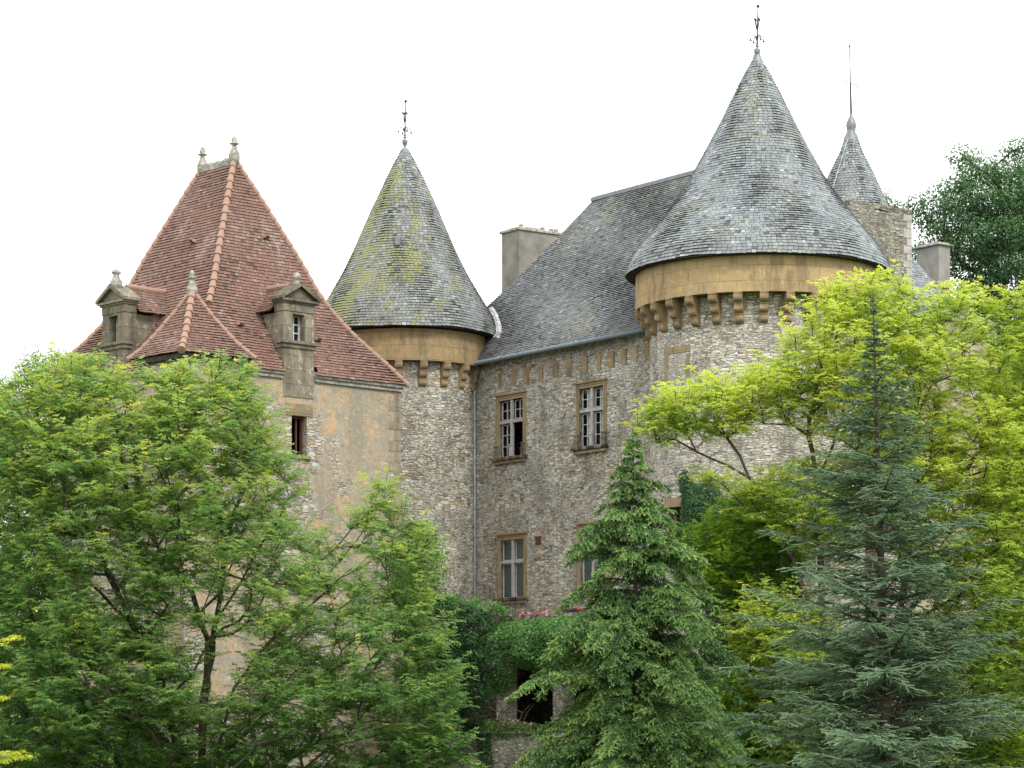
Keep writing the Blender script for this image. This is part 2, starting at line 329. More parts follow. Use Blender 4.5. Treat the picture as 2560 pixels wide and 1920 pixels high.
def wall_grid(mb, mapf, s0, s1, z0, z1, openings, reveal=.4, ds=None, uvo=0):
    ss = {s0, s1}; zs = {z0, z1}
    for o in openings: ss |= {o[0], o[1]}; zs |= {o[2], o[3]}
    if ds:
        n = int(math.ceil((s1 - s0) / ds)); ss |= {s0 + (s1 - s0) * i / n for i in range(n + 1)}
    ss = sorted(ss); zs = sorted(zs)
    ss = [v for i, v in enumerate(ss) if i == 0 or v - ss[i - 1] > 1e-4]
    for i in range(len(ss) - 1):
        for j in range(len(zs) - 1):
            a, b, c, d = ss[i], ss[i + 1], zs[j], zs[j + 1]; m = (a + b) / 2; q = (c + d) / 2
            if any(o[0] < m < o[1] and o[2] < q < o[3] for o in openings): continue
            mb.add([mapf(a, 0, c), mapf(b, 0, c), mapf(b, 0, d), mapf(a, 0, d)], [(0, 1, 2, 3)], [[(a + uvo, c), (b + uvo, c), (b + uvo, d), (a + uvo, d)]])
    for (a, b, c, d) in [o[:4] for o in openings]:
        r = reveal
        for q in ([(a, c), (b, c)], [(b, c), (b, d)], [(b, d), (a, d)], [(a, d), (a, c)]):
            (x0, y0), (x1, y1) = q
            mb.add([mapf(x0, 0, y0), mapf(x1, 0, y1), mapf(x1, r, y1), mapf(x0, r, y0)], [(0, 1, 2, 3)],
                   [[(x0 + y0, 0), (x1 + y1, 0), (x1 + y1, r), (x0 + y0, r)]])

# ---------------------------------------------------------------- roofs made of laid slates / tiles
def add_tiles(LL, LR, UL, UR, nm, lift, th, tint, acc):
    # arrays (N,3): lower-left, lower-right, upper-left, upper-right; nm outward normal
    a = LL + nm * lift[:, None]; b = LR + nm * lift[:, None]; c = UR + nm * .004; d = UL + nm * .004
    a2 = a - nm * th; b2 = b - nm * th
    q = np.stack([a, b, c, d, a2, b2, b, a, a2, a, d, d - nm * .002, b2, b, c, c - nm * .002], 1)
    acc[0].append(q.reshape(-1, 3)); acc[1].append(np.repeat(tint, 16))
def tint_rand(n):
    t = rng.normal(.5, .13, n); k = rng.random(n); t[k < .03] = rng.uniform(.75, .95, (k < .03).sum()); t[k > .95] = rng.uniform(0, .12, (k > .95).sum())
    return np.clip(t, 0, 1)
def face_tiles(Lp, Rp, outward, w, e, lift, acc, skip=None, warp=.012):
    Lp = np.array(Lp, float); Rp = np.array(Rp, float)
    # find slope length along the longer side using mid line perpendicular to rows
    dr = nrm((Rp[-1] - Lp[-1])); mid = Lp + dr * (((Lp[-1] + Rp[-1]) / 2 - Lp) @ dr)[:, None]
    S = np.concatenate([[0], np.cumsum(np.linalg.norm(np.diff(mid, axis=0), axis=1))]); T = S[-1]
    def LR(s): return np.array([np.interp(s, S, Lp[:, k]) for k in range(3)]), np.array([np.interp(s, S, Rp[:, k]) for k in range(3)])
    nrow = int(T / e); e = T / nrow
    for i in range(nrow):
        sl = T - i * e; su = max(sl - e * 1.06, 0)
        (l0, r0), (l1, r1) = LR(sl), LR(su)
        cl0, cr0, cl1, cr1 = l0 @ dr, r0 @ dr, l1 @ dr, r1 @ dr
        off = rng.uniform(0, w) if True else 0
        c = np.arange(cl0 - w + off - w, cr0 + w, w); c = c + rng.uniform(-.12, .12, len(c)) * w
        x0, x1 = c[:-1], c[1:] - .011
        A0 = np.clip(x0, cl0, cr0); A1 = np.clip(x1, cl0, cr0); B0 = np.clip(x0, cl1, cr1); B1 = np.clip(x1, cl1, cr1)
        ok = (A1 - A0) > .01
        A0, A1, B0, B1 = A0[ok], A1[ok], B0[ok], B1[ok]
        if not len(A0): continue
        P = lambda base, cb, cc: base + dr * (cc - cb)[:, None]
        LLp, LRp, ULp, URp = P(l0, cl0, A0), P(l0, cl0, A1), P(l1, cl1, B0), P(l1, cl1, B1)
        n = nrm(np.cross(dr, (l0 - l1) - dr * ((l0 - l1) @ dr)))
        if n @ outward < 0: n = -n
        n = np.tile(n, (len(A0), 1))
        if skip is not None:
            m = (LLp + LRp) / 2; keep = ~skip(m); LLp, LRp, ULp, URp, n = LLp[keep], LRp[keep], ULp[keep], URp[keep], n[keep]
            if not len(LLp): continue
        k = len(LLp); wv = warp * (np.sin(LLp[:, 0] * 1.3 + i * .11) + np.sin(LLp[:, 1] * .9 - i * .07))
        jit = rng.uniform(-.012, .004, k)
        LLp = LLp + np.array([0, 0, 1.]) * (wv + jit)[:, None]; LRp = LRp + np.array([0, 0, 1.]) * (wv + jit + rng.uniform(-.004, .004, k))[:, None]
        add_tiles(LLp, LRp, ULp, URp, n, lift + rng.uniform(0, .008, k), lift * .8, tint_rand(k), acc)
def loft_roof(fr, R, E, Zr, Ze, g, name, mat, parent, w=.17, e=.115, lift=.02, skip=None, faces='0123', wallE=None):
    acc = ([], []); base = MB(); K = len(g)
    lev = []
    for t, q in g:
        a0, a1, b0, b1 = [R[i] + (E[i] - R[i]) * t for i in range(4)]; z = Zr - q * (Zr - Ze)
        lev.append([np.array(fr.p(a0, b0, z)), np.array(fr.p(a1, b0, z)), np.array(fr.p(a1, b1, z)), np.array(fr.p(a0, b1, z))])
    for fi in range(4):
        j = (fi + 1) % 4; L = [v[fi] for v in lev]; Rr = [v[j] for v in lev]
        outw = [-fr.e2, fr.e1, fr.e2, -fr.e1][fi]; outw = np.array([outw[0], outw[1], .6])
        if str(fi) in faces: face_tiles(L, Rr, outw, w, e, lift, acc, skip)
        for k in range(K - 1):
            kk = k + 1
            l1, r1 = L[kk], Rr[kk]
            if kk == K - 1:      # stop the boarding short of the overhang
                f = .25; l1 = L[k] + (L[kk] - L[k]) * f; r1 = Rr[k] + (Rr[kk] - Rr[k]) * f
            dn = np.array([0, 0, .03]); base.add([L[k] - dn, Rr[k] - dn, r1 - dn, l1 - dn], [(0, 1, 2, 3)])
    rf = npmesh(name, np.concatenate(acc[0]), 4, mat, parent, np.concatenate(acc[1]))
    base.build('roof_boarding', M['rooffelt'], rf)
    rf['lev'] = 0
    del rf['lev']
    return rf, lev
def cone_roof(c, prof, name, mat, parent, w=.17, e=.115, lift=.030, wav=.02):
    prof = np.array(prof, float); S = np.concatenate([[0], np.cumsum(np.hypot(np.diff(prof[:, 0]), np.diff(prof[:, 1])))]); T = S[-1]
    acc = ([], []); nrow = int(T / e); e = T / nrow
    for i in range(nrow):
        sl = T - i * e; su = max(sl - e * 1.08, 0)
        r0, z0 = np.interp(sl, S, prof[:, 0]), np.interp(sl, S, prof[:, 1]); r1, z1 = np.interp(su, S, prof[:, 0]), np.interp(su, S, prof[:, 1])
        ww = w * (1.0 if r0 > .8 else .8); n = max(7, int(2 * math.pi * r0 / ww)); th = np.arange(n) * 2 * math.pi / n + rng.uniform(0, 1)
        th = th + rng.uniform(-.14, .14, n) * 2 * math.pi / n; t1 = np.roll(th, -1).copy(); t1[-1] += 2 * math.pi; t1 = t1 - .013 / max(r0, .2)
        def P(r, z, a): return np.stack([c[0] + r * np.cos(a), c[1] + r * np.sin(a), np.full(n, c[2] + z)], 1)
        am = (th + t1) / 2; sl_ = nrm(np.array([z0 - z1, r0 - r1])); nn = np.stack([-sl_[0] * np.cos(am), -sl_[0] * np.sin(am), np.full(n, sl_[1])], 1)
        zz = wav * (np.sin(am * 5 + i * .13) + .6 * np.sin(am * 11 - i * .21)) + rng.uniform(-.016, .004, n)
        up = np.zeros((n, 3)); up[:, 2] = 1
        add_tiles(P(r0, z0, th) + up * zz[:, None], P(r0, z0, t1) + up * (zz + rng.uniform(-.005, .005, n))[:, None], P(r1, z1, th), P(r1, z1, t1), nn, lift + rng.uniform(0, .01, n), np.full((n, 1), lift * .8), tint_rand(n), acc)
    rf = npmesh(name, np.concatenate(acc[0]), 4, mat, parent, np.concatenate(acc[1]))
    b = MB(); b.lathe(c, [(max(r - .03, .01), z - .03) for r, z in prof], 48)
    b.lathe(c, [(prof[-1][0] - .04, prof[-1][1] - .035), (prof[-1][0] - .55, prof[-1][1] - .02)], 48)
    b.build('roof_boarding', M['rooffelt'], rf); return rf
def hip_line(mb, pts, r=.11, seg=.34):
    pts = [np.array(p, float) for p in pts]; L = [0]
    for i in range(1, len(pts)): L.append(L[-1] + np.linalg.norm(pts[i] - pts[i - 1]))
    A = np.array(pts); n = max(1, int(L[-1] / seg))
    P = lambda s: np.array([np.interp(s, L, A[:, k]) for k in range(3)])
    for i in range(n):
        p0, p1 = P(L[-1] * i / n), P(L[-1] * (i + 1.12) / n)
        j = rng.uniform(-.008, .008, 3)
        mb.tube([p0 + j, p1 + j], r * .80, 10, r * 1.16 + rng.uniform(-.004, .006))

# ---------------------------------------------------------------- parts shared by the buildings
def iron_finial(parent, c, h, arms=.26, rodr=.012, cap=None):
    x, y, z = c; m = MB()
    m.lathe(c, [(.0, 0), (.13, 0), (.10, .10), (.05, .16), (.05, .2), (.10, .3), (.115, .42), (.09, .46), (.03, .48), (.03, .52), (.09, .56), (.02, .58), (.02, .61), (.07, .63), (.0, .65)], 14)
    f = m.build('finial', M['lead'], parent, True)
    r = MB(); r.tube([(x, y, z + .6), (x + .01, y, z + .6 + h * .5), (x + .03, y, z + .6 + h)], .034, 6, .018)
    r.lathe((x + .03, y, z + .6 + h), [(0, -.06), (.045, -.04), (.065, 0), (.045, .04), (0, .06)], 10)
    for k in range(4):
        a = k * math.pi / 2 + .4; d = np.array([math.cos(a), math.sin(a), 0]); o = np.array([x, y, z + .72])
        pts = [o, o + d * arms * .35 + [0, 0, .2], o + d * arms * .75 + [0, 0, .2], o + d * arms + [0, 0, .06]]
        r.tube(pts, .017, 5); e = pts[-1]
        r.lathe((e[0], e[1], e[2] - .06), [(.055, 0), (.02, .06), (0, .08)], 6)
        o = np.array([x, y, z + .6 + h * .35]); e = o + d * .09 + [0, 0, h * .28]
        r.tube([o, o + d * .05 + [0, 0, h * .12], e], .014, 5); r.lathe((e[0], e[1], e[2]), [(.03, 0), (.028, .07), (0, .10)], 6)
    r.build('iron_rod', M['iron'], f)
    return f
def stone_finial(parent, c, s=1.0, mat='old', kind=0):
    P = [[(0, -.3), (.17, -.3), (.19, .0), (.17, .06), (.10, .22), (.075, .32), (.07, .34), (.16, .36), (.16, .385), (.085, .40), (.10, .46), (.08, .56), (.03, .64), (0, .66)],
         [(0, -.1), (.22, -.1), (.22, .12), (.15, .22), (.10, .34), (.10, .38), (.17, .42), (.165, .46), (.13, .52), (.10, .56), (0, .57)],
         [(0, -.1), (.12, -.1), (.11, .05), (.07, .10), (.07, .14), (.13, .19), (.15, .27), (.13, .35), (.07, .41), (0, .43)]][kind]
    m = MB(); m.lathe(c, [(r * s, z * s) for r, z in P], 16)
    return m.build('finial', M[mat], parent, True)

def cross_window(house, fr, x0, x1, ytl, ybl, tr=.62, glass='glass', outer=.2, wood='greywood', curtain=False, open_leaf=False, sill=True, bases=True, zr=None):
    """stone cross window cut in a straight wall; pixel corners give its place on the wall"""
    a0 = fr.s_of(x0); a1 = fr.s_of(x1); _, z1 = fr.sz(x0, ytl); _, z0 = fr.sz(x0, ybl)
    am = (a0 + a1) / 2; zt = z1 - (z1 - z0) * (1 - tr) ; o = outer
    m = MB()       # moulded surround, 3 cm proud
    m.box(fr, a0 - o, a0, -.035, .12, z0, z1 + .001); m.box(fr, a1, a1 + o, -.035, .12, z0, z1 + .001)
    m.box(fr, a0 - o, a1 + o, -.035, .12, z1, z1 + o * 1.15)
    m.box(fr, a0 - o - .05, a1 + o + .05, -.10, -.033, z1 + o * .95, z1 + o * 1.3)
    m.box(fr, a0 - o * .55, a0 - o * .4, -.06, -.03, z0, z1 + o * .5); m.box(fr, a1 + o * .4, a1 + o * .55, -.06, -.03, z0, z1 + o * .5)
    m.box(fr, a0 - o * .4, a1 + o * .4, -.058, -.03, z1 + o * .5, z1 + o * .65)
    win = m.build('window', M['surround'], house, bevel=.01)
    c = MB(); c.box(fr, am - .06, am + .06, -.01, .10, z0, z1); c.box(fr, a0, a1, .0, .092, zt - .06, zt + .06)
    if bases:
        for q in (am,): c.box(fr, q - .10, q + .10, -.05, -.011, z0, z0 + .42); c.box(fr, q - .12, q + .12, -.07, -.011, z0 + .42, z0 + .47)
        for q in (a0 - o * .5, a1 + o * .5):
            b2 = MB(); b2.box(fr, q - .11, q + .11, -.13, -.036, z0, z0 + .22); b2.box(fr, q - .13, q + .13, -.15, -.036, z0 + .22, z0 + .28); b2.box(fr, q - .10, q + .10, -.12, -.036, z0 + .28, z0 + .42); b2.box(fr, q - .125, q + .125, -.145, -.036, z0 + .42, z0 + .47)
            b2.build('column_base', M['dormer'], win, bevel=.012)
    c.build('mullion', M['mullion'], win, bevel=.015)
    if sill:
        s_ = MB(); s_.box(fr, a0 - o - .08, a1 + o + .08, -.20, .14, z0 - .12, z0 - .002); s_.build('sill', M['sill'], win, bevel=.02)
        s_ = MB(); s_.box(fr, a0 - o, a1 + o, -.12, .0, z0 - .24, z0 - .122); s_.build('sill_moulding', M['surround'], win, bevel=.02)
    leafs = [(a0, am - .06, zt + .06, z1), (am + .06, a1, zt + .06, z1), (a0, am - .06, z0, zt - .06), (am + .06, a1, z0, zt - .06)]
    for i, (p, q, lo_, hi) in enumerate(leafs):
        fm = MB(); t = .032; d0, d1 = .115, .15
        if open_leaf and i == 3:
            fm.box(fr, q - .05, q - .002, d0, d0 + .55, lo_, hi); fm.build('open_casement', M['wood'], win); continue
        fm.box(fr, p, p + t, d0, d1, lo_, hi); fm.box(fr, q - t, q, d0, d1, lo_, hi)
        fm.box(fr, p + t, q - t, d0, d1, lo_, lo_ + t); fm.box(fr, p + t, q - t, d0, d1, hi - t, hi)
        if wood == 'wood' or glass == 'glass':
            bm_ = MB(); nn = 1 if i < 2 else 2
            bm_.box(fr, (p + q) / 2 - .012, (p + q) / 2 + .012, d0 - .012, d1 - .01, lo_ + t, hi - t)
            for k in range(nn):
                zz = lo_ + (hi - lo_) * (k + 1) / (nn + 1); bm_.box(fr, p + t, q - t, d0 - .01, d1 - .012, zz - .012, zz + .012)
            e_ = .022
            bm_.box(fr, p + t, p + t + e_, d0 - .008, d1 - .012, lo_ + t, hi - t); bm_.box(fr, q - t - e_, q - t, d0 - .008, d1 - .012, lo_ + t, hi - t); bm_.box(fr, p + t, q - t, d0 - .009, d1 - .012, lo_ + t, lo_ + t + e_); bm_.box(fr, p + t, q - t, d0 - .009, d1 - .012, hi - t - e_, hi - t)
            bm_.build('glazing_bar', M['greywood'], win)
        fm.build('casement', M[wood], win)
        pn = MB(); pn.add([fr.p(p + t, .14, lo_ + t), fr.p(q - t, .14, lo_ + t), fr.p(q - t, .14, hi - t), fr.p(p + t, .14, hi - t)], [(0, 1, 2, 3)])
        pn.build('pane', M[glass], win)
        if curtain:
            cu = MB(); n = 10; pl = p + (q - p) * .38
            for k in range(n):
                s0, s1 = pl + (q - pl) * k / n, pl + (q - pl) * (k + 1) / n; w0, w1 = .20 + .02 * math.sin(k * 2.1), .20 + .02 * math.sin((k + 1) * 2.1)
                cut = lo_ + (.35 if i > 1 else 0)
                cu.add([fr.p(s0, w0, cut), fr.p(s1, w1, cut), fr.p(s1, w1, hi), fr.p(s0, w0, hi)], [(0, 1, 2, 3)])
            cu.build('curtain', M['curtain'], win)
    return (a0, a1, z0, z1)

def round_tower(name, c, Rb, z0, zwall, band, corb, prof, label, mats, ncorb, phase, openings=(), ds=.25):
    t = thing(name, (c[0], c[1], z0), label, 'tower')
    wl = MB(); cx, cy = c
    def mp(s, d, z): a = s / Rb; return (cx + (Rb - d) * math.sin(a), cy - (Rb - d) * math.cos(a), z)     # s = 0 faces the viewer
    wall_grid(wl, mp, -math.pi * Rb, math.pi * Rb, z0, zwall, [o[:4] for o in openings], .45, ds)
    body = wl.build('wall', M[mats[0]], t)
    bR, bz0, bz1 = band
    b = MB(); b.lathe((cx, cy, 0), [(bR, bz0), (bR, bz1)], 72); b.lathe((cx, cy, 0), [(bR - .22, bz0), (bR - .22, bz1)], 72)
    b.lathe((cx, cy, 0), [(bR - .22, bz0), (bR, bz0)], 72)
    b.lathe((cx, cy, 0), [(bR - .22, bz1), (bR, bz1)], 72)
    b.build('parapet_band', M['ochre'], t)
    fl = MB(); fl.lathe((cx, cy, 0), [(.05, bz1 - .02), (bR - .05, bz1 - .02)], 48); fl.build('wall_walk_ceiling', M['rooffelt'], t)
    # corbels: three quarter-round steps
    H = bz0 - corb; st = H / 3; pr = bR - Rb; wd = .145
    pts = []
    for k in range(3):
        zt = bz0 - k * st - .002; x1 = pr * (1 - k / 3) + .01; x0 = pr * (1 - (k + 1) / 3)
        pts += [(x1, zt), (x1, zt - st * .16), (x1 - .02, zt - st * .17), (x1 - .02, zt - st * .22), (x1, zt - st * .23), (x1, zt - st * .55)]
        for q in (20, 45, 70): pts.append((x0 + (x1 - x0) * math.cos(rad(q)), zt - st * .55 - (st * .43) * math.sin(rad(q))))
        pts.append((x0 + (.0 if k == 2 else 0.0), zt - st * .995))
    poly = [(-.25, bz0 - .002)] + pts + [(-.25, corb)]
    me = None
    for k in range(ncorb):
        a = phase + k * 2 * math.pi / ncorb
        if me is None:
            fr = Frame((0, 0), (1, 0), (0, 1)); m = MB()
            P = [(px_, -wd, pz) for px_, pz in poly] + [(px_, wd, pz) for px_, pz in poly]; n = len(poly)
            m.add(P, [tuple(range(n)), tuple(range(2 * n - 1, n - 1, -1))] + [(i, (i + 1) % n, n + (i + 1) % n, n + i) for i in range(n)])
            o = m.build('corbel', M['corbel'], None); me = o.data; o.parent = t
        else:
            o = link(bpy.data.objects.new('corbel', me), t)
        o.location = (Rb * math.sin(a), -Rb * math.cos(a), -z0 + random.uniform(-.01, .01)); o.rotation_euler = (0, 0, a - math.pi / 2)
    rf = cone_roof((cx, cy, 0), prof, 'roof', M[mats[1]], t)
    rf['label'] = mats[2]
    return t, mp, Rb

# ================================================================= GROUND
gz = -6.0
def ground_h(x, y):
    d = math.hypot(x, y); k = min(1, max(0, (d - 8) / 30)); k = k * k * (3 - 2 * k); return -1.7 + (gz + 1.7) * k
gm = MB(); xs = [-3000, -600, -200, -80, -50, -36, -28, -20, -12, -6, 0, 6, 12, 20, 28, 36, 50, 80, 200, 600, 3000]; ys = [-3000, -300, -60, -36, -20, -10, 0, 10, 18, 26, 36, 50, 70, 100, 130, 300, 3000]
nv = len(xs); gm.add([(x, y, ground_h(x, y)) for y in ys for x in xs], [(j * nv + i, j * nv + i + 1, (j + 1) * nv + i + 1, (j + 1) * nv + i) for j in range(len(ys) - 1) for i in range(nv - 1)])
tag(gm.build('ground', M['grass'], None, True), 'grassy ground around the castle', 'ground', kind='structure')

# ================================================================= MAIN WING
U = np.array([.594, -.805]); W = np.array([.805, .594]); F0 = np.array([-1.43, 100.0])
fw = Frame(F0, U, W)
wing = thing('castle_wing', (*F0, gz), 'rubble stone castle wing with cross windows and dark slate roof between the two round towers', 'building')
ops = []
ops.append(cross_window(wing, fw, 1249, 1308, 1004, 1146, .62, wood='wood', open_leaf=True))
ops.append(cross_window(wing, fw, 1449, 1509, 974, 1120, .62, wood='wood', curtain=True))
ops.append(cross_window(wing, fw, 1252, 1310, 1352, 1496, .62, glass='leaded', bases=False))
ops.append(cross_window(wing, fw, 1452, 1513, 1325, 1475, .62, glass='leaded', bases=False))
ops.append((1.6, 9.6, -.29, 2.9))
ZE = 14.1
m = MB(); wall_grid(m, fw.p, -4.1, 13.0, gz, ZE, ops, .16)
wall_grid(m, lambda s, d, z: fw.p(-4.1 + d, s, z), 0, 9.0, gz, ZE, []); wall_grid(m, lambda s, d, z: fw.p(s, 9.0 - d, z), -4.1, 13.0, gz, ZE, [])
m.build('wall', M['rubble'], wing)
for i, (x, y0, y1, wd) in enumerate([(1250, 1004 - 70, 1004 - 34, 8), (1285, 924, 966, 10), (1317, 919, 961, 14), (1353, 914, 954, 9), (1389, 908, 944, 12), (1424, 903, 942, 13), (1463, 892, 934, 12), (1498, 886, 924, 10), (1530, 880, 920, 12), (1560, 874, 912, 15), (1588, 866, 905, 9), (1620, 858, 900, 13)]):
    a0, z1 = fw.sz(x - wd / 2, y0); a1 = fw.s_of(x + wd / 2); _, z0 = fw.sz(x - wd / 2, y1)
    q = MB(); zm = z0 + (z1 - z0) * random.uniform(.4, .6); j = random.uniform(.02, .05)
    q.prism(fw, [(a0, z0 + .06), (a1 - .02, z0), (a1, zm - .012), (a0 + .02, zm - .012)], -j, .2); q.prism(fw, [(a0 + .02, zm + .012), (a1 - .01, zm + .012), (a1 + .02, z1), (a0, z1 - .04)], -j - .012, .2)
    q.build('corbel_stub', M['corbel'] if i % 3 else M['surround'], wing, bevel=.015)
prof = [(0, 0), (.25, .285), (.5, .55), (.75, .785), (.9, .915), (1, 1)]
rf, lev = loft_roof(fw, (1.7, 9.7, 4.5, 4.5), (-4.5, 13.2, -.35, 9.35), 20.75, ZE - .02, prof, 'roof', M['slate_dark'], wing, .17, .105, .028)
m = MB(); m.tube([fw.p(1.6, 4.5, 20.80), fw.p(9.9, 4.5, 20.80)], .07, 8); m.box(fw, 1.6, 9.9, 4.40, 4.60, 20.68, 20.80)
m.build('ridge_capping', M['lead'], rf)
g0 = fw.p(-.2, -.42, ZE - .03); g1 = fw.p(12.6, -.42, ZE - .03)
m = MB(); m.tube([g0, g1], .085, 10); m.build('gutter', M['zinc'], wing, True)
m = MB(); d0 = np.array(fw.p(.12, -.42, ZE - .1)); d1 = np.array(fw.p(.12, -.1, ZE - .55))
m.tube([d0, d0 - [0, 0, .12], d1, (d1[0], d1[1], -1)], .055, 10)
for zz in np.arange(0, 13, 2.1): m.lathe((d1[0], d1[1], zz), [(.07, 0), (.07, .07)], 10)
m.build('downpipe', M['pipe'], wing, True)
fs = [at(1228, 772, 99.0), at(1240, 792, 98.6), at(1247, 815, 98.3), at(1247, 832, 98.2), at(1240, 846, 98.1)]
m = MB(); m.tube(fs, .10, 6, .13); m.build('flashing', M['white'], wing)
m = MB(); m.box(fw, *(lambda a: (a - .17, a + .17))(fw.s_of(1346)), -.02, .1, fw.sz(1346, 1362)[1], fw.sz(1346, 1341)[1]); m.build('rusty_plate', M['rust'], wing)
K1 = at(1298, 566, 106.5); fc = Frame(K1, U, W)
m = MB(); zt = K1[2]; m.box(fc, -1.22, 0, 0, 2.2, gz, zt); ch = m.build('chimney', M['cement'], wing, bevel=.02)
m = MB(); m.box(fc, -1.3, .08, -.08, 2.28, zt - .14, zt - .02); m.box(fc, -1.1, -.1, .1, .75, zt - .02, zt + .06); m.box(fc, -1.0, -.2, .6, 1.25, zt + .03, zt + .10); m.build('chimney_cap', M['old'], ch, bevel=.03)
for b in (.25, 1.35, 1.8, 2.05):
    p = fc.p(-.2, b, zt - .02); m = MB(); m.lathe(p, [(0, 0), (.10, 0), (.09, .16), (.06, .16), (.06, .05)], 10); m.build('chimney_pot', M['cement2'] if b > 1 else M['terracotta'], ch)

# ================================================================= TOWERS
C2 = np.array([-4.16, 101.0])
p2 = [(.13, 22.62), (.68, 21.55), (1.24, 20.34), (1.95, 18.70), (2.39, 17.77), (2.83, 17.0), (3.22, 16.36), (3.50, 15.65), (3.60, 15.27)]
t2, mp2, _ = round_tower('round_tower', C2, 2.9, gz, 14.9, (3.22, 14.0, 15.2), 13.08, p2,
    'slimmer round tower with yellow-lichened cone roof left of the wing, behind the pavilion', ('rubble', 'slate_lichen', 'cone roof blotched with yellow lichen'), 21, rad(2.5) + math.asin(-15 / 200))
iron_finial(t2, (C2[0], C2[1], 22.55), 1.35)
m = MB(); a = math.asin(-12 / 90); q = np.array([C2[0] - 1.95 * .1, C2[1] - 1.93, 18.72])
m.prism(Frame(q, (1, 0), (0, 1)), [(-.09, -.2 + q[2]), (.09, -.2 + q[2]), (.09, .1 + q[2]), (0, .2 + q[2]), (-.09, .1 + q[2])], -.22, .3); m.build('roof_vent', M['lead'], t2)
for zz, r, s in ((21.2, .86, 1), (18.0, 2.3, 1), (17.2, 2.75, -1), (16.9, 2.92, 1)):
    m = MB(); o = np.array([C2[0] + s * r, C2[1] - .1, zz]); m.tube([o, o + [s * .14, 0, -.05], o + [s * .2, 0, .03], o + [s * .17, 0, .1]], .012, 5)
    m.build('roof_hook', M['lead'], t2)
C1 = np.array([8.58, 91.0])
p1 = [(.16, 23.5), (.46, 22.97), (.81, 22.28), (1.26, 21.37), (1.76, 20.39), (2.33, 19.33), (2.92, 18.49), (3.55, 17.65), (4.15, 16.9), (4.50, 16.36), (4.60, 15.96)]
Rb = 3.75; sa = lambda x: math.asin(max(-1, min(1, (x - 1893) / 268))) * Rb
def tz(x, y): a = sa(x) / Rb; return (HY - y) / F * (C1[1] - Rb * math.cos(a))
to = [(sa(1664), sa(1706), tz(1680, 1345), tz(1680, 1267)), (sa(1663), sa(1669), tz(1666, 1048), tz(1666, 1000)), (sa(2028), sa(2062), tz(2045, 1042), tz(2045, 925)), (sa(2005), sa(2048), tz(2030, 1440), tz(2030, 1318))]
t1, mp1, _ = round_tower('round_tower', C1, Rb, gz, 15.6, (4.26, 14.72, 15.94), 13.72, p1,
    'large round tower with a broad blue-grey slate cone roof above an ochre corbelled band', ('rubble_tower', 'slate', 'broad blue-grey slate cone'), 30, rad(-2.2), to)
iron_finial(t1, (C1[0], C1[1], 23.45), 1.35)
m = MB(); m.lathe((C1[0], C1[1], 0), [(.26, 23.3), (.17, 23.55), (.12, 23.7)], 14); m.build('lead_cap', M['lead'], t1, True)
m = MB(); m.lathe((C2[0], C2[1], 0), [(.36, 22.2), (.14, 22.65)], 14); m.build('lead_cap', M['lead'], t2, True)
for i, o in enumerate(to):
    if i == 1: continue
    m = MB(); s0, s1, z0, z1 = o
    def seg(a, b, c, d, dp=-.03):
        n = 4
        for k in range(n):
            x0, x1 = a + (b - a) * k / n, a + (b - a) * (k + 1) / n
            P = [mp1(x, q, z) for z in (c, d) for q in (dp, .2) for x in (x0, x1)]
            m.add(P, [(0, 1, 5, 4), (4, 5, 7, 6), (0, 2, 3, 1), (1, 3, 7, 5), (2, 0, 4, 6)])
    seg(s0 - .25, s1 + .25, z1 + .002, z1 + .32); seg(s0 - .2, s0, z0, z1); seg(s1, s1 + .2, z0, z1); seg(s0 - .2, s1 + .2, z0 - .16, z0)
    wn = m.build('window', M['surround'] if i != 3 else M['dormer'], t1)
    n = 3; m = MB(); gmb = MB()
    for k in range(n):
        x0, x1 = s0 + (s1 - s0) * k / n, s0 + (s1 - s0) * (k + 1) / n
        gmb.add([mp1(x0, .34, z0), mp1(x1, .34, z0), mp1(x1, .34, z1), mp1(x0, .34, z1)], [(0, 1, 2, 3)])
    for x in (s0, (s0 + s1) / 2 - .025, s1 - .05): m.add([mp1(x, .30, z0), mp1(x + .05, .30, z0), mp1(x + .05, .30, z1), mp1(x, .30, z1), mp1(x, .33, z0), mp1(x + .05, .33, z0), mp1(x + .05, .33, z1), mp1(x, .33, z1)], [(0, 1, 2, 3), (0, 4, 7, 3), (1, 5, 6, 2)])
    for z in np.linspace(z0, z1 - .05, 4): m.add([mp1(s0, .302, z), mp1(s1, .302, z), mp1(s1, .302, z + .05), mp1(s0, .302, z + .05)], [(0, 1, 2, 3)])
    m.build('casement', M['wood' if i == 0 else 'greywood'], wn); gmb.build('pane', M['pane'], wn)
for (x0, x1, y0, y1) in ((1654, 1712, 866, 882), (1655, 1662, 882, 1000), (1704, 1711, 884, 960), (1658, 1676, 975, 997), (1985, 2020, 868, 905), (2052, 2100, 905, 922)):
    m = MB(); s0, s1 = sa(x0), sa(x1); z1_, z0_ = tz((x0 + x1) / 2, y0), tz((x0 + x1) / 2, y1)
    for k in range(4):
        u0, u1 = s0 + (s1 - s0) * k / 4, s0 + (s1 - s0) * (k + 1) / 4
        P = [mp1(x, q, z) for z in (z0_, z1_) for q in (-.02, .1) for x in (u0, u1)]
        m.add(P, [(0, 1, 5, 4), (4, 5, 7, 6), (0, 2, 3, 1), (1, 3, 7, 5), (2, 0, 4, 6)])
    m.build('surround_stone', M['surround'], t1)

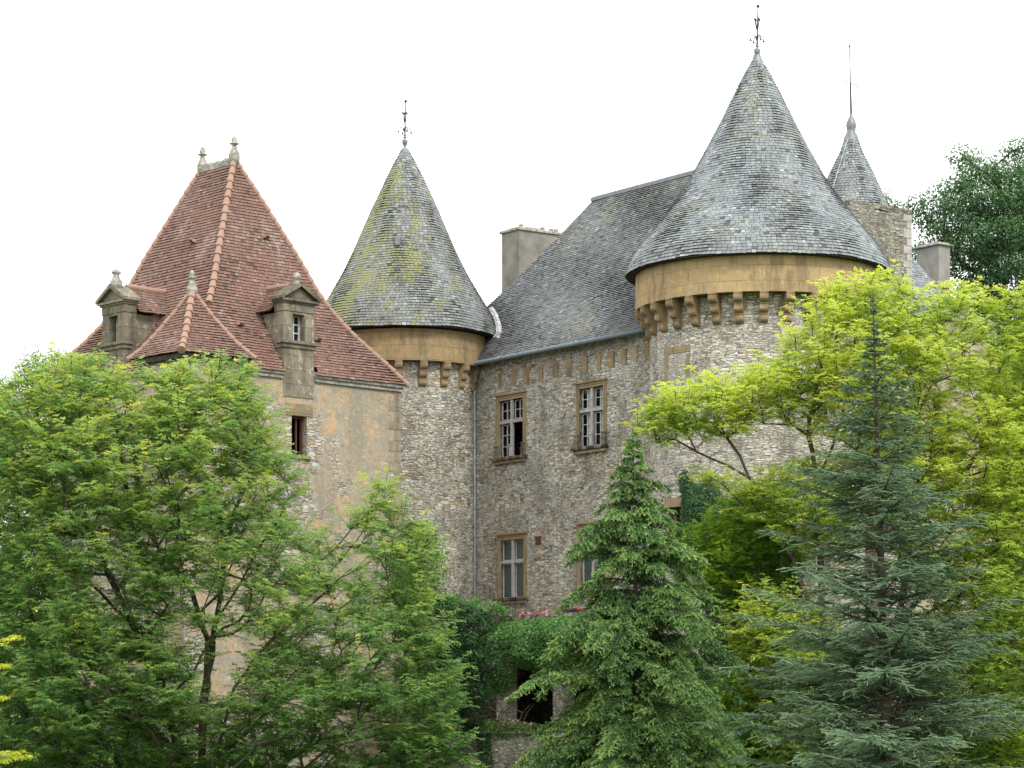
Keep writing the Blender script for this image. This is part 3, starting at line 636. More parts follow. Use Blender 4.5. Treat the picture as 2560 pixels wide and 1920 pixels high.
# stair turret
C3 = np.array([12.72, 97.5]); h = 1.58; ft = Frame(C3, U, W)
t3 = thing('stair_turret', (*C3, gz), 'square rubble stair turret with a small slate cone and lightning rod, behind the large tower', 'tower')
m = MB(); zt = 19.45
for (f2, L) in ((Frame(ft.p(-h, -h, 0), U, W), 2 * h), (Frame(ft.p(h, -h, 0), W, -U), 2 * h), (Frame(ft.p(h, h, 0), -U, -W), 2 * h), (Frame(ft.p(-h, h, 0), -W, U), 2 * h)):
    wall_grid(m, f2.p, 0, L, gz, zt, [])
m.add([ft.p(-h, -h, zt), ft.p(h, -h, zt), ft.p(h, h, zt), ft.p(-h, h, zt)], [(0, 1, 2, 3)])
m.build('wall', M['rubble_dark'], t3)
m = MB(); z = zt - .02
for k in range(34):
    s = -h + k * 2 * h / 34; hh = random.uniform(.02, .12)
    m.box(ft, h - .24, h + .01, s, s + 2 * h / 34 - .01, zt - .01, zt + hh); m.box(ft, s, s + 2 * h / 34 - .01, -h - .01, -h + .24, zt - .01, zt + hh * .8)
m.build('parapet', M['rubble_dark'], t3)
m = MB(); zz = 6.0; k = 0
while zz < zt - .35:
    hh = random.uniform(.25, .38); l = .42 if k % 2 else .25
    m.box(ft, h - .3, h + .012, h - l, h + .012, zz, zz + hh - .015); zz += hh; k += 1
m.build('quoin', M['mullion'], t3, bevel=.01)
rf3 = cone_roof((C3[0], C3[1], 0), [(.20, 22.35), (.40, 21.75), (.81, 20.93), (1.18, 20.1), (1.50, 19.47), (1.62, 19.3)], 'roof', M['slate'], t3, .15, .11)
m = MB(); m.lathe((C3[0], C3[1], 0), [(.30, 22.1), (.27, 22.3), (.16, 22.5), (.17, 22.62), (.20, 22.75), (.14, 22.95), (.06, 23.1), (.05, 23.2), (0, 23.2)], 14); f = m.build('finial', M['lead'], t3, True)
m = MB(); m.tube([(C3[0], C3[1], 23.1), (C3[0] - .03, C3[1], 24.3)], .045, 6, .03); m.tube([(C3[0] - .03, C3[1], 24.3), (C3[0] - .06, C3[1], 25.7)], .024, 6, .018)
m.lathe((C3[0] - .06, C3[1], 25.72), [(0, -.05), (.05, 0), (0, .06)], 8); m.tube([(C3[0] - .28, C3[1], 24.4), (C3[0] + .22, C3[1], 24.25)], .014, 4); m.lathe((C3[0] + .22, C3[1], 24.2), [(0, -.06), (.025, 0), (0, .1)], 6)
m.build('lightning_rod', M['iron'], f)
m = MB(); m.tube([(C3[0] - .16, C3[1] - .3, 22.2), (C3[0] - .55, C3[1] - .65, 21.0), (C3[0] - 1.0, C3[1] - 1.15, 19.6)], .018, 5); m.build('lightning_cable', M['pipe'], t3)

# east range behind the golden tree
Qc = np.array([18.9, 100.2]); fe = Frame(Qc, -W, -U)          # a runs back towards the big tower, b away from the viewer
er = thing('castle_wing', (*Qc, gz), 'low castle range with slate hip roof right of the large tower, behind the golden tree', 'building')
m = MB(); wall_grid(m, fe.p, .3, 12.5, gz, 15.6, []); wall_grid(m, lambda s, d, z: fe.p(.3, s, z), 0, 5.4, gz, 15.6, []); wall_grid(m, lambda s, d, z: fe.p(s, 5.4, z), .3, 12.5, gz, 15.6, [])
m.build('wall', M['plaster'], er)
for s in (2.2, 6.4):
    m = MB(); m.box(fe, s - .55, s + .55, -.05, .1, 8.0, 10.4); wn = m.build('window', M['surround'], er, bevel=.01)
    m = MB(); m.box(fe, s - .4, s + .4, -.06, -.052, 8.15, 10.2); m.build('pane', M['pane'], wn)
    m = MB()
    for q in (s - .4, s - .02, s + .36): m.box(fe, q, q + .04, -.09, -.062, 8.15, 10.2)
    for z in (8.15, 9.0, 9.6, 10.16): m.box(fe, s - .4, s + .4, -.085, -.063, z, z + .04)
    m.build('casement', M['greywood'], wn)
loft_roof(fe, (2.6, 9.5, 2.9, 2.9), (0, 12.8, -.2, 5.8), 18.95, 15.55, [(0, 0), (.35, .5), (.7, .83), (1, 1)], 'roof', M['slate'], er, .17, .11)
K2 = at(2347, 612, 104.5); fk = Frame(K2, U, W)
m = MB(); zt = K2[2]; m.box(fk, -1.25, 0, 0, .65, gz, zt); ch2 = m.build('chimney', M['cement2'], er, bevel=.015)
m = MB(); m.box(fk, -1.36, .11, -.12, .77, zt + .002, zt + .07); m.box(fk, -1.2, 0, .0, .6, zt + .07, zt + .14); m.build('chimney_cap', M['old'], ch2, bevel=.03)
m = MB(); m.box(fk, -1.27, .02, -.02, .67, zt - 1.75, zt - 1.68); m.build('iron_strap', M['rust'], ch2)

# ================================================================= PAVILION
P0 = np.array([-10.68, 86.8]); Rr = np.array([.733, .680]); Ll = np.array([-.680, .733]); Lr = 9.13; LL_ = 8.97
fr_ = Frame(P0, Rr, Ll); fl_ = Frame(P0, Ll, Rr)       # right face: a along Rr ; left face: a along Ll
pv = thing('castle_pavilion', (*P0, gz), 'ochre plastered square pavilion with a steep red tile roof and two stone dormers', 'building')
ZP = 12.45
a0, z1 = fr_.sz(729, 1038); a1 = fr_.s_of(767); _, z0 = fr_.sz(729, 1137)
b0, z3 = fr_.sz(802, 1652); b1 = fr_.s_of(832); _, z2 = fr_.sz(802, 1722)
c0, z5 = fr_.sz(600, 1450); c1 = fr_.s_of(640); _, z4 = fr_.sz(600, 1560)
pops = [(a0, a1, z0, z1), (b0, b1, z2, z3)]
m = MB(); wall_grid(m, fr_.p, 0, Lr, gz, ZP, pops, .4); wall_grid(m, fl_.p, 0, LL_, gz, ZP, [], uvo=20)
wall_grid(m, lambda s, d, z: fr_.p(Lr, s, z), 0, LL_, gz, ZP, [], uvo=40); wall_grid(m, lambda s, d, z: fl_.p(LL_, s, z), 0, Lr, gz, ZP, [], uvo=60)
m.build('wall', M['plaster'], pv)
m = MB(); m.box(fr_, a0 - .25, a1 + .25, -.025, .1, z1, z1 + .42); wn = m.build('window', M['surround'], pv, bevel=.01); m = MB(); m.box(fr_, a0 - .12, a1 + .12, -.08, .3, z0 - .12, z0 - .002); m.build('sill', M['surround'], wn, bevel=.01)
m = MB(); m.box(fr_, a0, a0 + .07, .2, .27, z0, z1); m.box(fr_, a1 - .07, a1, .2, .27, z0, z1); m.box(fr_, a0 + .07, a1 - .07, .2, .27, z1 - .07, z1); m.box(fr_, (a0 + a1) / 2, (a0 + a1) / 2 + .05, .2, .26, z0, z1 - .07); m.build('casement', M['wood'], wn)
m = MB(); m.box(fr_, b0 - .15, b1 + .15, -.025, .1, z3, z3 + .2); wn = m.build('window', M['surround'], pv, bevel=.01); m = MB(); m.box(fr_, b0 - .15, b1 + .15, -.06, .2, z2 - .12, z2); m.build('sill', M['surround'], wn, bevel=.01)
m = MB(); m.box(fr_, b0, b1, .15, .2, z2, z3); m.build('shutter', M['wood'], wn)
# quoins at the corner nearest the slim tower
m = MB(); zz = gz; k = 0
while zz < ZP - .4:
    hh = random.uniform(.28, .42); l = .55 if k % 2 else .3
    m.box(fr_, Lr - l, Lr + .015, -.015, .2, zz, zz + hh - .012); zz += hh; k += 1
m.build('quoin', M['quoin'], pv, bevel=.012)
DC = [4.5, 4.6]
def skip(mid):
    r = np.zeros(len(mid), bool)
    for f, s in ((fr_, DC[0]), (fl_, DC[1])):
        d = mid[:, :2] - f.O; a = d @ f.e1; b = d @ f.e2; r |= (np.abs(a - s) < .70) & (b < 1.25)
    d = mid[:, :2] - P0
    r |= (np.abs(d @ Rr) < 1.2) & (np.abs(d @ Ll) < 1.2) & (mid[:, 2] < 13.4)
    return r
prof = [(0, 0), (.19, .225), (.365, .44), (.482, .60), (.6, .715), (.71, .80), (.83, .88), (.93, .95), (1, 1)]
rfp, lev = loft_roof(fr_, (4.4, 4.4, 3.55, 5.4), (-.2, Lr + .2, -.2, LL_ + .2), 20.35, ZP - .08, prof, 'roof', M['tile'], pv, .17, .125, .042, skip)
for ci in range(4):
    m = MB(); hip_line(m, [np.array(l[ci]) + [0, 0, .03] for l in lev if not (ci == 0 and l[ci][2] < 14.0)], .115 if ci == 0 else .095, .36)
    m.build('hip_tiles', M['hip'], rfp)
m = MB(); hip_line(m, [fr_.p(4.4, 3.5, 20.33), fr_.p(4.4, 5.5, 20.33)], .12, .4); m.box(fr_, 4.27, 4.53, 3.6, 5.35, 20.05, 20.31); m.build('ridge_tiles', M['old'], rfp)
stone_finial(pv, fr_.p(4.4, 3.55, 20.50), 1.08); stone_finial(pv, fr_.p(4.4, 5.45, 20.42), 1.08)
m = MB()
for f, L, s in ((fr_, Lr, DC[0]), (fl_, LL_, DC[1])):
    for q0, q1 in ((1.1, s - .70), (s + .70, L + .05)):
        m = MB(); m.box(f, q0, q1, -.16, .0, ZP - .17, ZP - .06); m.box(f, q0, q1, -.09, .0, ZP - .30, ZP - .172)
        m.build('cornice', M['old'], pv, bevel=.02)
for f, a, z in ((fl_, 3.9, 17.25), (fr_, 4.9, 17.45), (fr_, 5.9, 13.75), (fr_, 2.6, 13.95)):
    q_ = (20.35 - z) / (20.35 - ZP + .08); tt_ = np.interp(q_, [p[1] for p in prof], [p[0] for p in prof]); b = (3.55 if f is fr_ else 4.4) * (1 - tt_) - .2 * tt_; m = MB()
    m.prism(f, [(a - .13, z), (a - .09, z + .09), (a, z + .12), (a + .09, z + .09), (a + .13, z)], b - .16, b + .1)
    m.build('vent_tile', M['hip'], rfp)
    m = MB(); m.box(f, a - .09, a + .09, b - .165, b - .161, z, z + .08); m.build('vent_opening', M['rooffelt'], rfp)

def dormer(f, s, kind):
    h = .66; z0 = ZP - .9; z1 = 14.5; q = .27
    m = MB(); oz0, oz1 = 13.52, 14.42
    m.box(f, s - h, s - q, -.03, .5, z0, z1); m.box(f, s + q, s + h, -.03, .5, z0, z1)
    m.box(f, s - q, s + q, -.03, .5, z0, oz0); m.box(f, s - q, s + q, -.028, .5, oz1, z1)
    for g_ in (-1, 1): m.box(f, *(sorted((s + g_ * h, s + g_ * (h - .3)))), .5, 1.2, ZP - .1, z1 - .02)
    m.box(f, s - h - .02, s + h + .02, -.05, .5, z1, z1 + .34)
    d = m.build('dormer', M['dormer'], pv, bevel=.015)
    m = MB()
    m.box(f, s - h - .13, s + h + .13, -.17, .52, z1 + .34, z1 + .42); m.box(f, s - h - .07, s + h + .07, -.10, .5, z1 + .28, z1 + .342)
    m.prism(f, [(s - h - .1, z1 + .42), (s + h + .1, z1 + .42), (s, z1 + .88)], -.03, .45)
    for g_ in (-1, 1): m.prism(f, [(s + g_ * (h + .2), z1 + .40), (s + g_ * (h + .2), z1 + .50), (s, z1 + 1.02), (s, z1 + .90)], -.19, .55)
    m.build('pediment', M['dormer'], d, bevel=.012)
    m = MB(); m.box(f, s - h - .12, s + h + .12, -.16, .3, 13.38, 13.48); m.box(f, s - h - .06, s + h + .06, -.09, .3, 13.24, 13.382); m.build('sill', M['dormer'], d, bevel=.02)
    m = MB(); t = .045
    m.box(f, s - q, s - q + t, .28, .33, oz0, oz1); m.box(f, s + q - t, s + q, .28, .33, oz0, oz1); m.box(f, s - .02, s + .02, .275, .33, oz0, oz1)
    for z in (oz0, oz0 + .28, oz0 + .57, oz1 - t): m.box(f, s - q + t, s + q - t, .28, .325, z, z + t * .8)
    m.build('casement', M['greywood'], d)
    m = MB(); m.box(f, s - q + .01, s + q - .01, .34, .35, oz0, oz1); m.build('pane', M['pane'], d)
    # tiled cheeks and roof
    for g_ in (-1, 1):
        m = MB(); m.box(f, *(sorted((s + g_ * (h - .02), s + g_ * (h - .1)))), 1.2, 2.4, ZP + .2, z1 + .05); m.build('cheek', M['hip'], d)
    acc = ([], [])
    zr = z1 + .98; ze = z1 + .02
    for g_ in (-1, 1):
        top = [f.p(s, .5, zr), f.p(s, 3.0, zr)]; mid = [f.p(s + g_ * h * .8, .5, z1 + .36), f.p(s + g_ * h * .8, 3.0, z1 + .36)]; lo_ = [f.p(s + g_ * (h + .28), .42, ze), f.p(s + g_ * (h + .28), 2.6, ze)]
        face_tiles([top[0], mid[0], lo_[0]], [top[1], mid[1], lo_[1]], np.array([*(f.e1 * g_), .6]), .17, .125, .03, acc)
    r = npmesh('dormer_roof', np.concatenate(acc[0]), 4, M['tile'], d, np.concatenate(acc[1]))
    m = MB(); hip_line(m, [f.p(s, .5, zr + .02), f.p(s, 2.9, zr + .02)], .10, .36)
    for g_ in (-1, 1): m.add([f.p(s, .5, zr - .05), f.p(s, 3, zr - .05), f.p(s + g_ * (h + .2), 2.6, ze - .0), f.p(s + g_ * (h + .2), .5, ze - .0)], [(0, 1, 2, 3)])
    m.build('dormer_ridge', M['hip'], d)
    stone_finial(d, f.p(s, .1, z1 + 1.0), 1.0 if kind == 1 else .95, 'old', kind)
    for g_ in (-1, 1):
        m = MB(); m.prism(Frame(f.p(s + g_ * (h + .005), 0, 0), f.e2, f.e1 * g_), [(.0, ZP - .05), (.3, ZP + .0), (1.15, 13.55), (.6, 13.3)], 0.0, .16)
        m.build('mortar_fillet', M['cement'], d)
dormer(fr_, DC[0], 2); dormer(fl_, DC[1], 1)
# corner lean-to
fq = Frame(P0, Rr, Ll); hq = 1.22
m = MB()
for (o, e1, e2) in (((-hq, -hq), Rr, Ll), ((-hq, hq), -Ll, Rr)): 
    f2 = Frame(fq.p(o[0], o[1], 0), e1, e2); wall_grid(m, f2.p, 0, 2 * hq, gz, 12.28, [], uvo=11)
wall_grid(m, lambda s, d, z: fq.p(hq, s, z), -hq, 0, gz, 12.28, []); wall_grid(m, lambda s, d, z: fq.p(s, hq, z), -hq, 0, gz, 12.28, [])
tur = m.build('corner_turret', M['plaster'], pv)
m = MB()
m.box(fq, -hq - .2, hq + .2, -hq - .2, -hq - .06, 12.24, 12.40); m.box(fq, -hq - .2, -hq - .06, -hq - .06, hq + .2, 12.24, 12.40)
for s in np.linspace(-hq - .15, hq + .1, 2): m.box(fq, s - .02, s + .10, -hq - .14, -hq - .0, 11.85, 12.24)
m.build('eave_timber', M['timber'], tur)
rq, lq = loft_roof(fq, (0, 0, 0, 0), (-1.52, 1.52, -1.52, 1.52), 14.72, 12.42, [(0, 0), (.3, .36), (.6, .68), (.8, .86), (1, 1)], 'turret_roof', M['tile'], tur, .16, .12, .03)
for ci in (0, 1, 3):
    m = MB(); hip_line(m, [np.array(l[ci]) + [0, 0, .03] for l in lq], .12 if ci == 0 else .08, .33); m.build('turret_hip_tiles', M['hip'], tur)
stone_finial(tur, (P0[0], P0[1], 14.80), .95)

# ================================================================= TERRACE
fT = fw
lg = thing('garden_loggia', (*fT.p(5, -3, 0)[:2], 0), 'low stone loggia with square pillars and a roof terrace at the foot of the wing', 'loggia')
m = MB(); m.box(fT, .3, 12.5, -3.1, -.02, 3.55, 3.95); m.build('terrace_slab', M['rubble_dark'], lg)
for a in (.8, 5.85, 9.2, 12.0):
    m = MB(); m.box(fT, a - .27, a + .27, -3.05, -2.5, -.3, 3.55); m.build('pillar', M['cement2'] if 0 else M['rubble_tower'], lg, bevel=.03)
m = MB(); m.box(fT, .3, 12.5, -3.1, -2.95, 3.95, 4.15); m.build('parapet', M['rubble_dark'], lg)
te = MB(); te.box(fT, -2, 13, -6.2, -.03, gz, -.30)
tt = te.build('terrace', M['gravel'], None); tag(tt, 'gravel terrace floor between the low wall and the wing', 'terrace', kind='structure')
m = MB(); m.box(fT, -3.5, 13, -6.75, -6.2, gz, -.05)
for k in range(60):
    s = -3.5 + k * .275; m.box(fT, s, s + .265, -6.8, -6.15, -.05, -.05 + random.uniform(.03, .12))
lw = m.build('terrace_wall', M['rubble_dark'], None); tag(lw, 'mossy dry stone retaining wall below the loggia terrace', 'wall')
m = MB(); q = fw.s_of(1434, -2.9); zz = fw.sz(1434, 1546, -2.9)[1]
m.box(fw, q - .32, q + .32, -3.02, -2.5, 3.96, zz + .25); po = m.build('brick_post', M['terracotta'], None, bevel=.01); tag(po, 'short red brick post under a brown stone slab on the upper terrace', 'post')
m = MB(); m.box(fw, q - .42, q + .42, -3.1, -2.4, zz + .252, zz + .34); m.build('cap_slab', M['timber'], po, bevel=.01)

# ================================================================= VEGETATION
def leaf_quads(org, d, nr, L, Wd):
    """rhombus leaves: org (N,3), direction d, normal nr, length L, half width Wd -> (4N,3)"""
    sd = nrm(np.cross(d, nr)); L = L[:, None]; Wd = Wd[:, None]
    return np.stack([org, org + d * L * .45 + sd * Wd, org + d * L, org + d * L * .45 - sd * Wd], 1).reshape(-1, 3)
def rand_dir(n): return nrm(rng.normal(size=(n, 3)))
def compound(org, d, up, L, tint, pairs=4, ll=.075, lw=.017):
    sd = nrm(np.cross(d, up)); nr = nrm(np.cross(sd, d)); Vs = []; Ts = []; n = len(org)
    for i in range(pairs):
        f = .22 + .7 * i / pairs
        b = org + d * (L * f)[:, None] - np.array([0, 0, 1.]) * (L * f * f * .35)[:, None]
        for sg in (-1, 1):
            dd = nrm(sd * sg + d * .35 + nr * rng.uniform(-.35, .25, (n, 1)))
            Vs.append(leaf_quads(b, dd, nrm(nr + rand_dir(n) * .35), np.full(n, ll) * rng.uniform(.8, 1.15, n), np.full(n, lw))); Ts.append(tint + rng.uniform(-.08, .08, n))
    b = org + d * (L * .92)[:, None] - np.array([0, 0, 1.]) * (L * .3)[:, None]
    Vs.append(leaf_quads(b, d, nr, np.full(n, ll), np.full(n, lw))); Ts.append(tint)
    return np.concatenate(Vs), np.repeat(np.concatenate(Ts), 4)
def frustums(A, B, ra, rb, n=5):
    d = nrm(B - A); h = np.where(np.abs(d[:, 2:3]) < .9, np.array([[0, 0, 1.]]), np.array([[1., 0, 0]])); x = nrm(np.cross(d, h)); y = np.cross(d, x)
    B = B + d * (rb * .4)[:, None]; q = []
    for k in range(n):
        a0, a1 = 2 * math.pi * k / n, 2 * math.pi * (k + 1) / n
        o0 = math.cos(a0) * x + math.sin(a0) * y; o1 = math.cos(a1) * x + math.sin(a1) * y
        q.append(np.stack([A + o0 * ra[:, None], A + o1 * ra[:, None], B + o1 * rb[:, None], B + o0 * rb[:, None]], 1))
    return np.concatenate(q).reshape(-1, 3)
def in_poly(x, y, P):
    P = np.array(P, float); r = np.zeros(len(x), bool); j = len(P) - 1
    for i in range(len(P)):
        xi, yi, xj, yj = *P[i], *P[j]
        c = ((yi > y) != (yj > y)) & (x < (xj - xi) * (y - yi) / (yj - yi + 1e-9) + xi); r ^= c; j = i
    return r
def poly_dist(x, y, P):
    P = np.array(P, float); d = np.full(len(x), 1e9); X = np.stack([x, y], 1)
    for i in range(len(P)):
        a, b = P[i - 1], P[i]; ab = b - a; t = np.clip(((X - a) @ ab) / (ab @ ab + 1e-9), 0, 1); d = np.minimum(d, np.linalg.norm(X - a - t[:, None] * ab, axis=1))
    return d
def crown_points(polys, Y, T, spacing, nmax, holes=()):
    out_ = []
    s = F / Y
    for P in polys:
        Pa = np.array(P, float); area = 0.5 * abs(np.dot(Pa[:, 0], np.roll(Pa[:, 1], 1)) - np.dot(Pa[:, 1], np.roll(Pa[:, 0], 1))) / s / s
        n = int(nmax * 12); x = rng.uniform(Pa[:, 0].min(), Pa[:, 0].max(), n); y = rng.uniform(Pa[:, 1].min(), Pa[:, 1].max(), n)
        k = in_poly(x, y, P); x, y = x[k], y[k]; d = poly_dist(x, y, P) / s; hh = np.minimum(T, d * 1.1 + .35)
        dz = rng.uniform(-1, 1, len(x)); dz = np.sign(dz) * np.abs(dz) ** .7 * hh
        k = np.ones(len(x), bool)
        for hx, hy, hr, pr in holes: k &= ~((np.hypot(x - hx, (y - hy)) < hr) & (rng.random(len(x)) < pr))
        x, y, dz = x[k], y[k], dz[k]; out_.append(np.stack([(x - HX) / F * (Y + dz), Y + dz, (HY - y) / F * (Y + dz)], 1))
    C = np.concatenate(out_); rng.shuffle(C); keep = np.empty((0, 3))
    C = C[:nmax * 8]
    for c in C:
        if len(keep) == 0 or ((keep - c) ** 2 @ np.array([1, 1, 1.6])).min() > spacing ** 2: keep = np.vstack([keep, c])
        if len(keep) >= nmax: break
    return keep
def skeleton(limbs, targets, base, wander=.10, step=.45, r_tip=.011, expo=.46, r0=.0):
    """nodes: positions, parents ; explicit limbs first, then every target joined to the nearest node"""
    pos = [np.array(base, float)]; par = [-1]; plen = [0.0]
    def add_curve(pi, pts):
        for p in pts:
            pos.append(np.array(p, float)); par.append(pi); plen.append(plen[pi] + np.linalg.norm(pos[-1] - pos[pi])); pi = len(pos) - 1
        return pi
    for Lb in limbs:
        Lb = [np.array(p, float) for p in Lb]; A = np.array(pos); i0 = int(np.argmin(((A - Lb[0]) ** 2).sum(1))); pts = []
        prev = pos[i0]; 
        for q in Lb:
            L = np.linalg.norm(q - prev); n = max(1, int(L / step))
            for k in range(1, n + 1): pts.append(prev + (q - prev) * k / n + rng.normal(0, wander * .35, 3) * (k < n))
            prev = q
        add_curve(i0, pts)
    cen = np.array(base)
    order = np.argsort(((targets - cen) ** 2).sum(1)); leafn = []
    for i in order:
        t = targets[i]; A = np.array(pos); d = np.linalg.norm(A - t, axis=1); cost = d + .22 * np.array(plen) + 2.0 * np.maximum(0, A[:, 2] - t[2] + .1)
        cost[0] += 3; j = int(np.argmin(cost)); p = pos[j]; pd = pos[j] - pos[par[j]] if par[j] >= 0 else np.array([0, 0, 1.])
        L = d[j]; m1 = p + nrm(pd) * L * .3 + nrm(t - p) * L * .15 + np.array([0, 0, .05 * L]); n = max(1, int(L / step)); pts = []
        for k in range(1, n + 1):
            u = k / n; q = (1 - u) ** 2 * p + 2 * u * (1 - u) * m1 + u * u * t; pts.append(q + rng.normal(0, wander * .3, 3) * (k < n))
        leafn.append((i, add_curve(j, pts)))
    N = len(pos); cnt = np.zeros(N)
    for _, j in leafn: cnt[j] += 1
    for j in range(N - 1, 0, -1): cnt[par[j]] += cnt[j]
    r = r_tip * np.maximum(cnt, 1) ** expo + r0
    pos = np.array(pos); par = np.array(par); idx = np.arange(1, N)
    tn = {i: j for i, j in leafn}
    return pos, par, r, tn, frustums(pos[par[idx]], pos[idx], np.minimum(r[par[idx]], r[idx] * 1.35), r[idx], 6)
def locust(label, base, limbs, polys, Y, T, spacing, nmax, mat, holes=(), ntw=5, nleaf=9, bark='bark', tintf=None, group=None, name='locust_tree', ll=.075, lw=.017, r_tip=.011, twl=(.45, .95)):
    t = thing(name, base, label, 'tree', group)
    tg = crown_points(polys, Y, T, spacing, nmax, holes)
    pos, par, r, tn, tr = skeleton(limbs, tg, base, r_tip=r_tip)
    pd = np.array([nrm(pos[tn[i]] - pos[par[tn[i]]]) for i in range(len(tg))])
    n = len(tg); O = np.repeat(tg, ntw, 0); PD = np.repeat(pd, ntw, 0)
    rd = rand_dir(len(O)); rd[:, 2] *= .55
    d = nrm(PD * .55 + rd * .9 + np.array([0, 0, .18])); L = rng.uniform(*twl, len(O)); O = O - PD * rng.uniform(0, .35, (len(O), 1))
    mid = O + d * (L * .5)[:, None] + np.array([0, 0, .03]); end = O + d * L[:, None] - np.array([0, 0, 1.]) * (L * L * .12)[:, None]
    tw = np.concatenate([frustums(O, mid, np.full(len(O), .009), np.full(len(O), .006), 3), frustums(mid, end, np.full(len(O), .006), np.full(len(O), .003), 3)])
    npmesh('trunk', np.concatenate([tr, tw]), 4, M[bark], t)
    zt = rng.uniform(0, 1, n)
    Vs, Ts = [], []
    for k in range(nleaf):
        u = (k + .8) / nleaf; p = np.where(u < .5, O + (mid - O) * (u * 2), mid + (end - mid) * ((u - .5) * 2)); td = nrm(end - O)
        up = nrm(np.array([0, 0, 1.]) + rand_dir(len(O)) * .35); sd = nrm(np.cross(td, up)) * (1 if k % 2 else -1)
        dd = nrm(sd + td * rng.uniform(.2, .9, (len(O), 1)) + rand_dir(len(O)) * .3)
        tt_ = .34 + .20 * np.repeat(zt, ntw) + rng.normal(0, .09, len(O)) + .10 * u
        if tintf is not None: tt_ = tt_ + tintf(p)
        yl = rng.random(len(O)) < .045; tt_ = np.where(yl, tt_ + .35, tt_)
        V, Tt = compound(p, dd, up, rng.uniform(.14, .24, len(O)), tt_, 4, ll, lw); Vs.append(V); Ts.append(Tt)
    npmesh('crown', np.concatenate(Vs), 4, M[mat], t, np.clip(np.concatenate(Ts), 0, 1))
    return t
def px3(L, Y): return [[at(p[0], p[1], Y + (p[2] if len(p) > 2 else 0)) for p in l] for l in L]

# 1 large locust in front of the pavilion
YL = 71.0; base = at(500, 2000, YL); base[2] = gz
limbsL = px3([[(500, 2000), (440, 1850), (400, 1700), (330, 1560), (255, 1400), (200, 1250)],
    [(505, 2000), (512, 1730), (520, 1600), (480, 1480), (420, 1400), (345, 1300), (310, 1180)],
    [(520, 1730), (540, 1550), (600, 1460), (660, 1350)],
    [(510, 2000, -1), (585, 1720, -1), (680, 1600, -1.5), (790, 1500, -1.5), (880, 1420, -2)],
    [(510, 2000, -1), (640, 1860, -2), (760, 1830, -2), (900, 1830, -2), (1030, 1800, -2)],
    [(430, 1900, -1), (350, 1800, -2), (200, 1740, -2), (80, 1700, -2)],
    [(540, 1550), (560, 1400), (600, 1200), (620, 1080)],
    [(330, 1560, 1), (250, 1480, 1), (140, 1400, 1), (60, 1330, 1)],
    [(680, 1600, -1.5), (760, 1640, -1.5), (900, 1590, -2), (1000, 1540, -2)]], YL)
polyL = [[(-60, 1000), (60, 930), (190, 890), (250, 905), (330, 950), (420, 915), (520, 925), (610, 905), (665, 985), (692, 1060), (728, 1190), (745, 1280), (800, 1330), (860, 1330), (930, 1240), (960, 1180), (985, 1260), (1060, 1310), (1090, 1400), (1080, 1500), (1110, 1600), (1150, 1750), (1170, 1930), (900, 2000), (500, 1960), (100, 1980), (-60, 1900)]]
holesL = [(560, 1420, 110, .55), (300, 1500, 90, .5), (650, 1500, 80, .55), (540, 1660, 100, .8), (760, 1620, 80, .5), (900, 1650, 90, .45), (800, 1420, 90, .55), (930, 1480, 70, .5), (200, 1330, 70, .5), (480, 1560, 100, .75), (600, 1620, 60, .8), (250, 1440, 60, .7), (700, 1380, 60, .55), (560, 1720, 60, .7), (850, 1880, 90, .5), (700, 1760, 80, .45), (430, 1250, 70, .35), (810, 1290, 70, .75), (900, 1360, 80, .5), (1000, 1400, 60, .5), (830, 1560, 90, .55), (980, 1650, 80, .5), (960, 1840, 90, .5), (350, 1150, 60, .45), (180, 1180, 50, .45), (600, 1250, 60, .45), (400, 1380, 60, .5), (300, 1680, 60, .4), (120, 1500, 60, .4)]
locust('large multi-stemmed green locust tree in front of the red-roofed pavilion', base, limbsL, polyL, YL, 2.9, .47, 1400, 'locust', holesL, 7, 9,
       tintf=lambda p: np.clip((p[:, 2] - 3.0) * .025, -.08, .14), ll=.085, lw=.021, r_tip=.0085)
# far-left trees behind it
def broad(label, base, polys, Y, T, spacing, nmax, mat, leaf=.12, nl=260, rad_=.75, bark='bark', limbs=None, name='broadleaf_tree', holes=(), group=None, r_tip=.02, cat='tree', flat=.7, bias=0.0):
    t = thing(name, base, label, cat, group)
    tg = crown_points(polys, Y, T, spacing, nmax, holes)
    pos, par, r, tn, tr = skeleton(limbs or [], tg, base, r_tip=r_tip, step=.8)
    npmesh('trunk', tr, 4, M[bark], t)
    n = len(tg); O = np.repeat(tg, nl, 0); k = len(O); d = rand_dir(k); rr = rad_ * rng.random((k, 1)) ** .45
    P = O + d * rr * np.array([1, 1, flat])
    nn = nrm(d + np.array([0, 0, .8]) + rand_dir(k) * .6); dd = nrm(np.cross(nn, rand_dir(k)) + np.array([0, 0, -.25]))
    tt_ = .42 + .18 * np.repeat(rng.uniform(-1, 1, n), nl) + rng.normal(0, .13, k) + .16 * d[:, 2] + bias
    npmesh('crown' if cat == 'tree' else 'foliage', leaf_quads(P, dd, nn, rng.uniform(.7, 1.2, k) * leaf, np.full(k, leaf * .3)), 4, M[mat], t, np.clip(np.repeat(tt_, 4), 0, 1))
    return t
def gb(x, Y): p = at(x, 1900, Y); p[2] = gz; return p
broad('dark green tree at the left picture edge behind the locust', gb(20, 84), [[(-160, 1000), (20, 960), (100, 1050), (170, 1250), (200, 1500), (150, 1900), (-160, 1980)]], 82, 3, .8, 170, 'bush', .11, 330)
broad('distant tree whose small top shows left of the red roof', gb(120, 118), [[(45, 915), (80, 885), (130, 868), (170, 875), (190, 930), (150, 1100), (60, 1100), (30, 960)]], 116, 2, .9, 60, 'oak', .13, 260, .8, bias=.15)
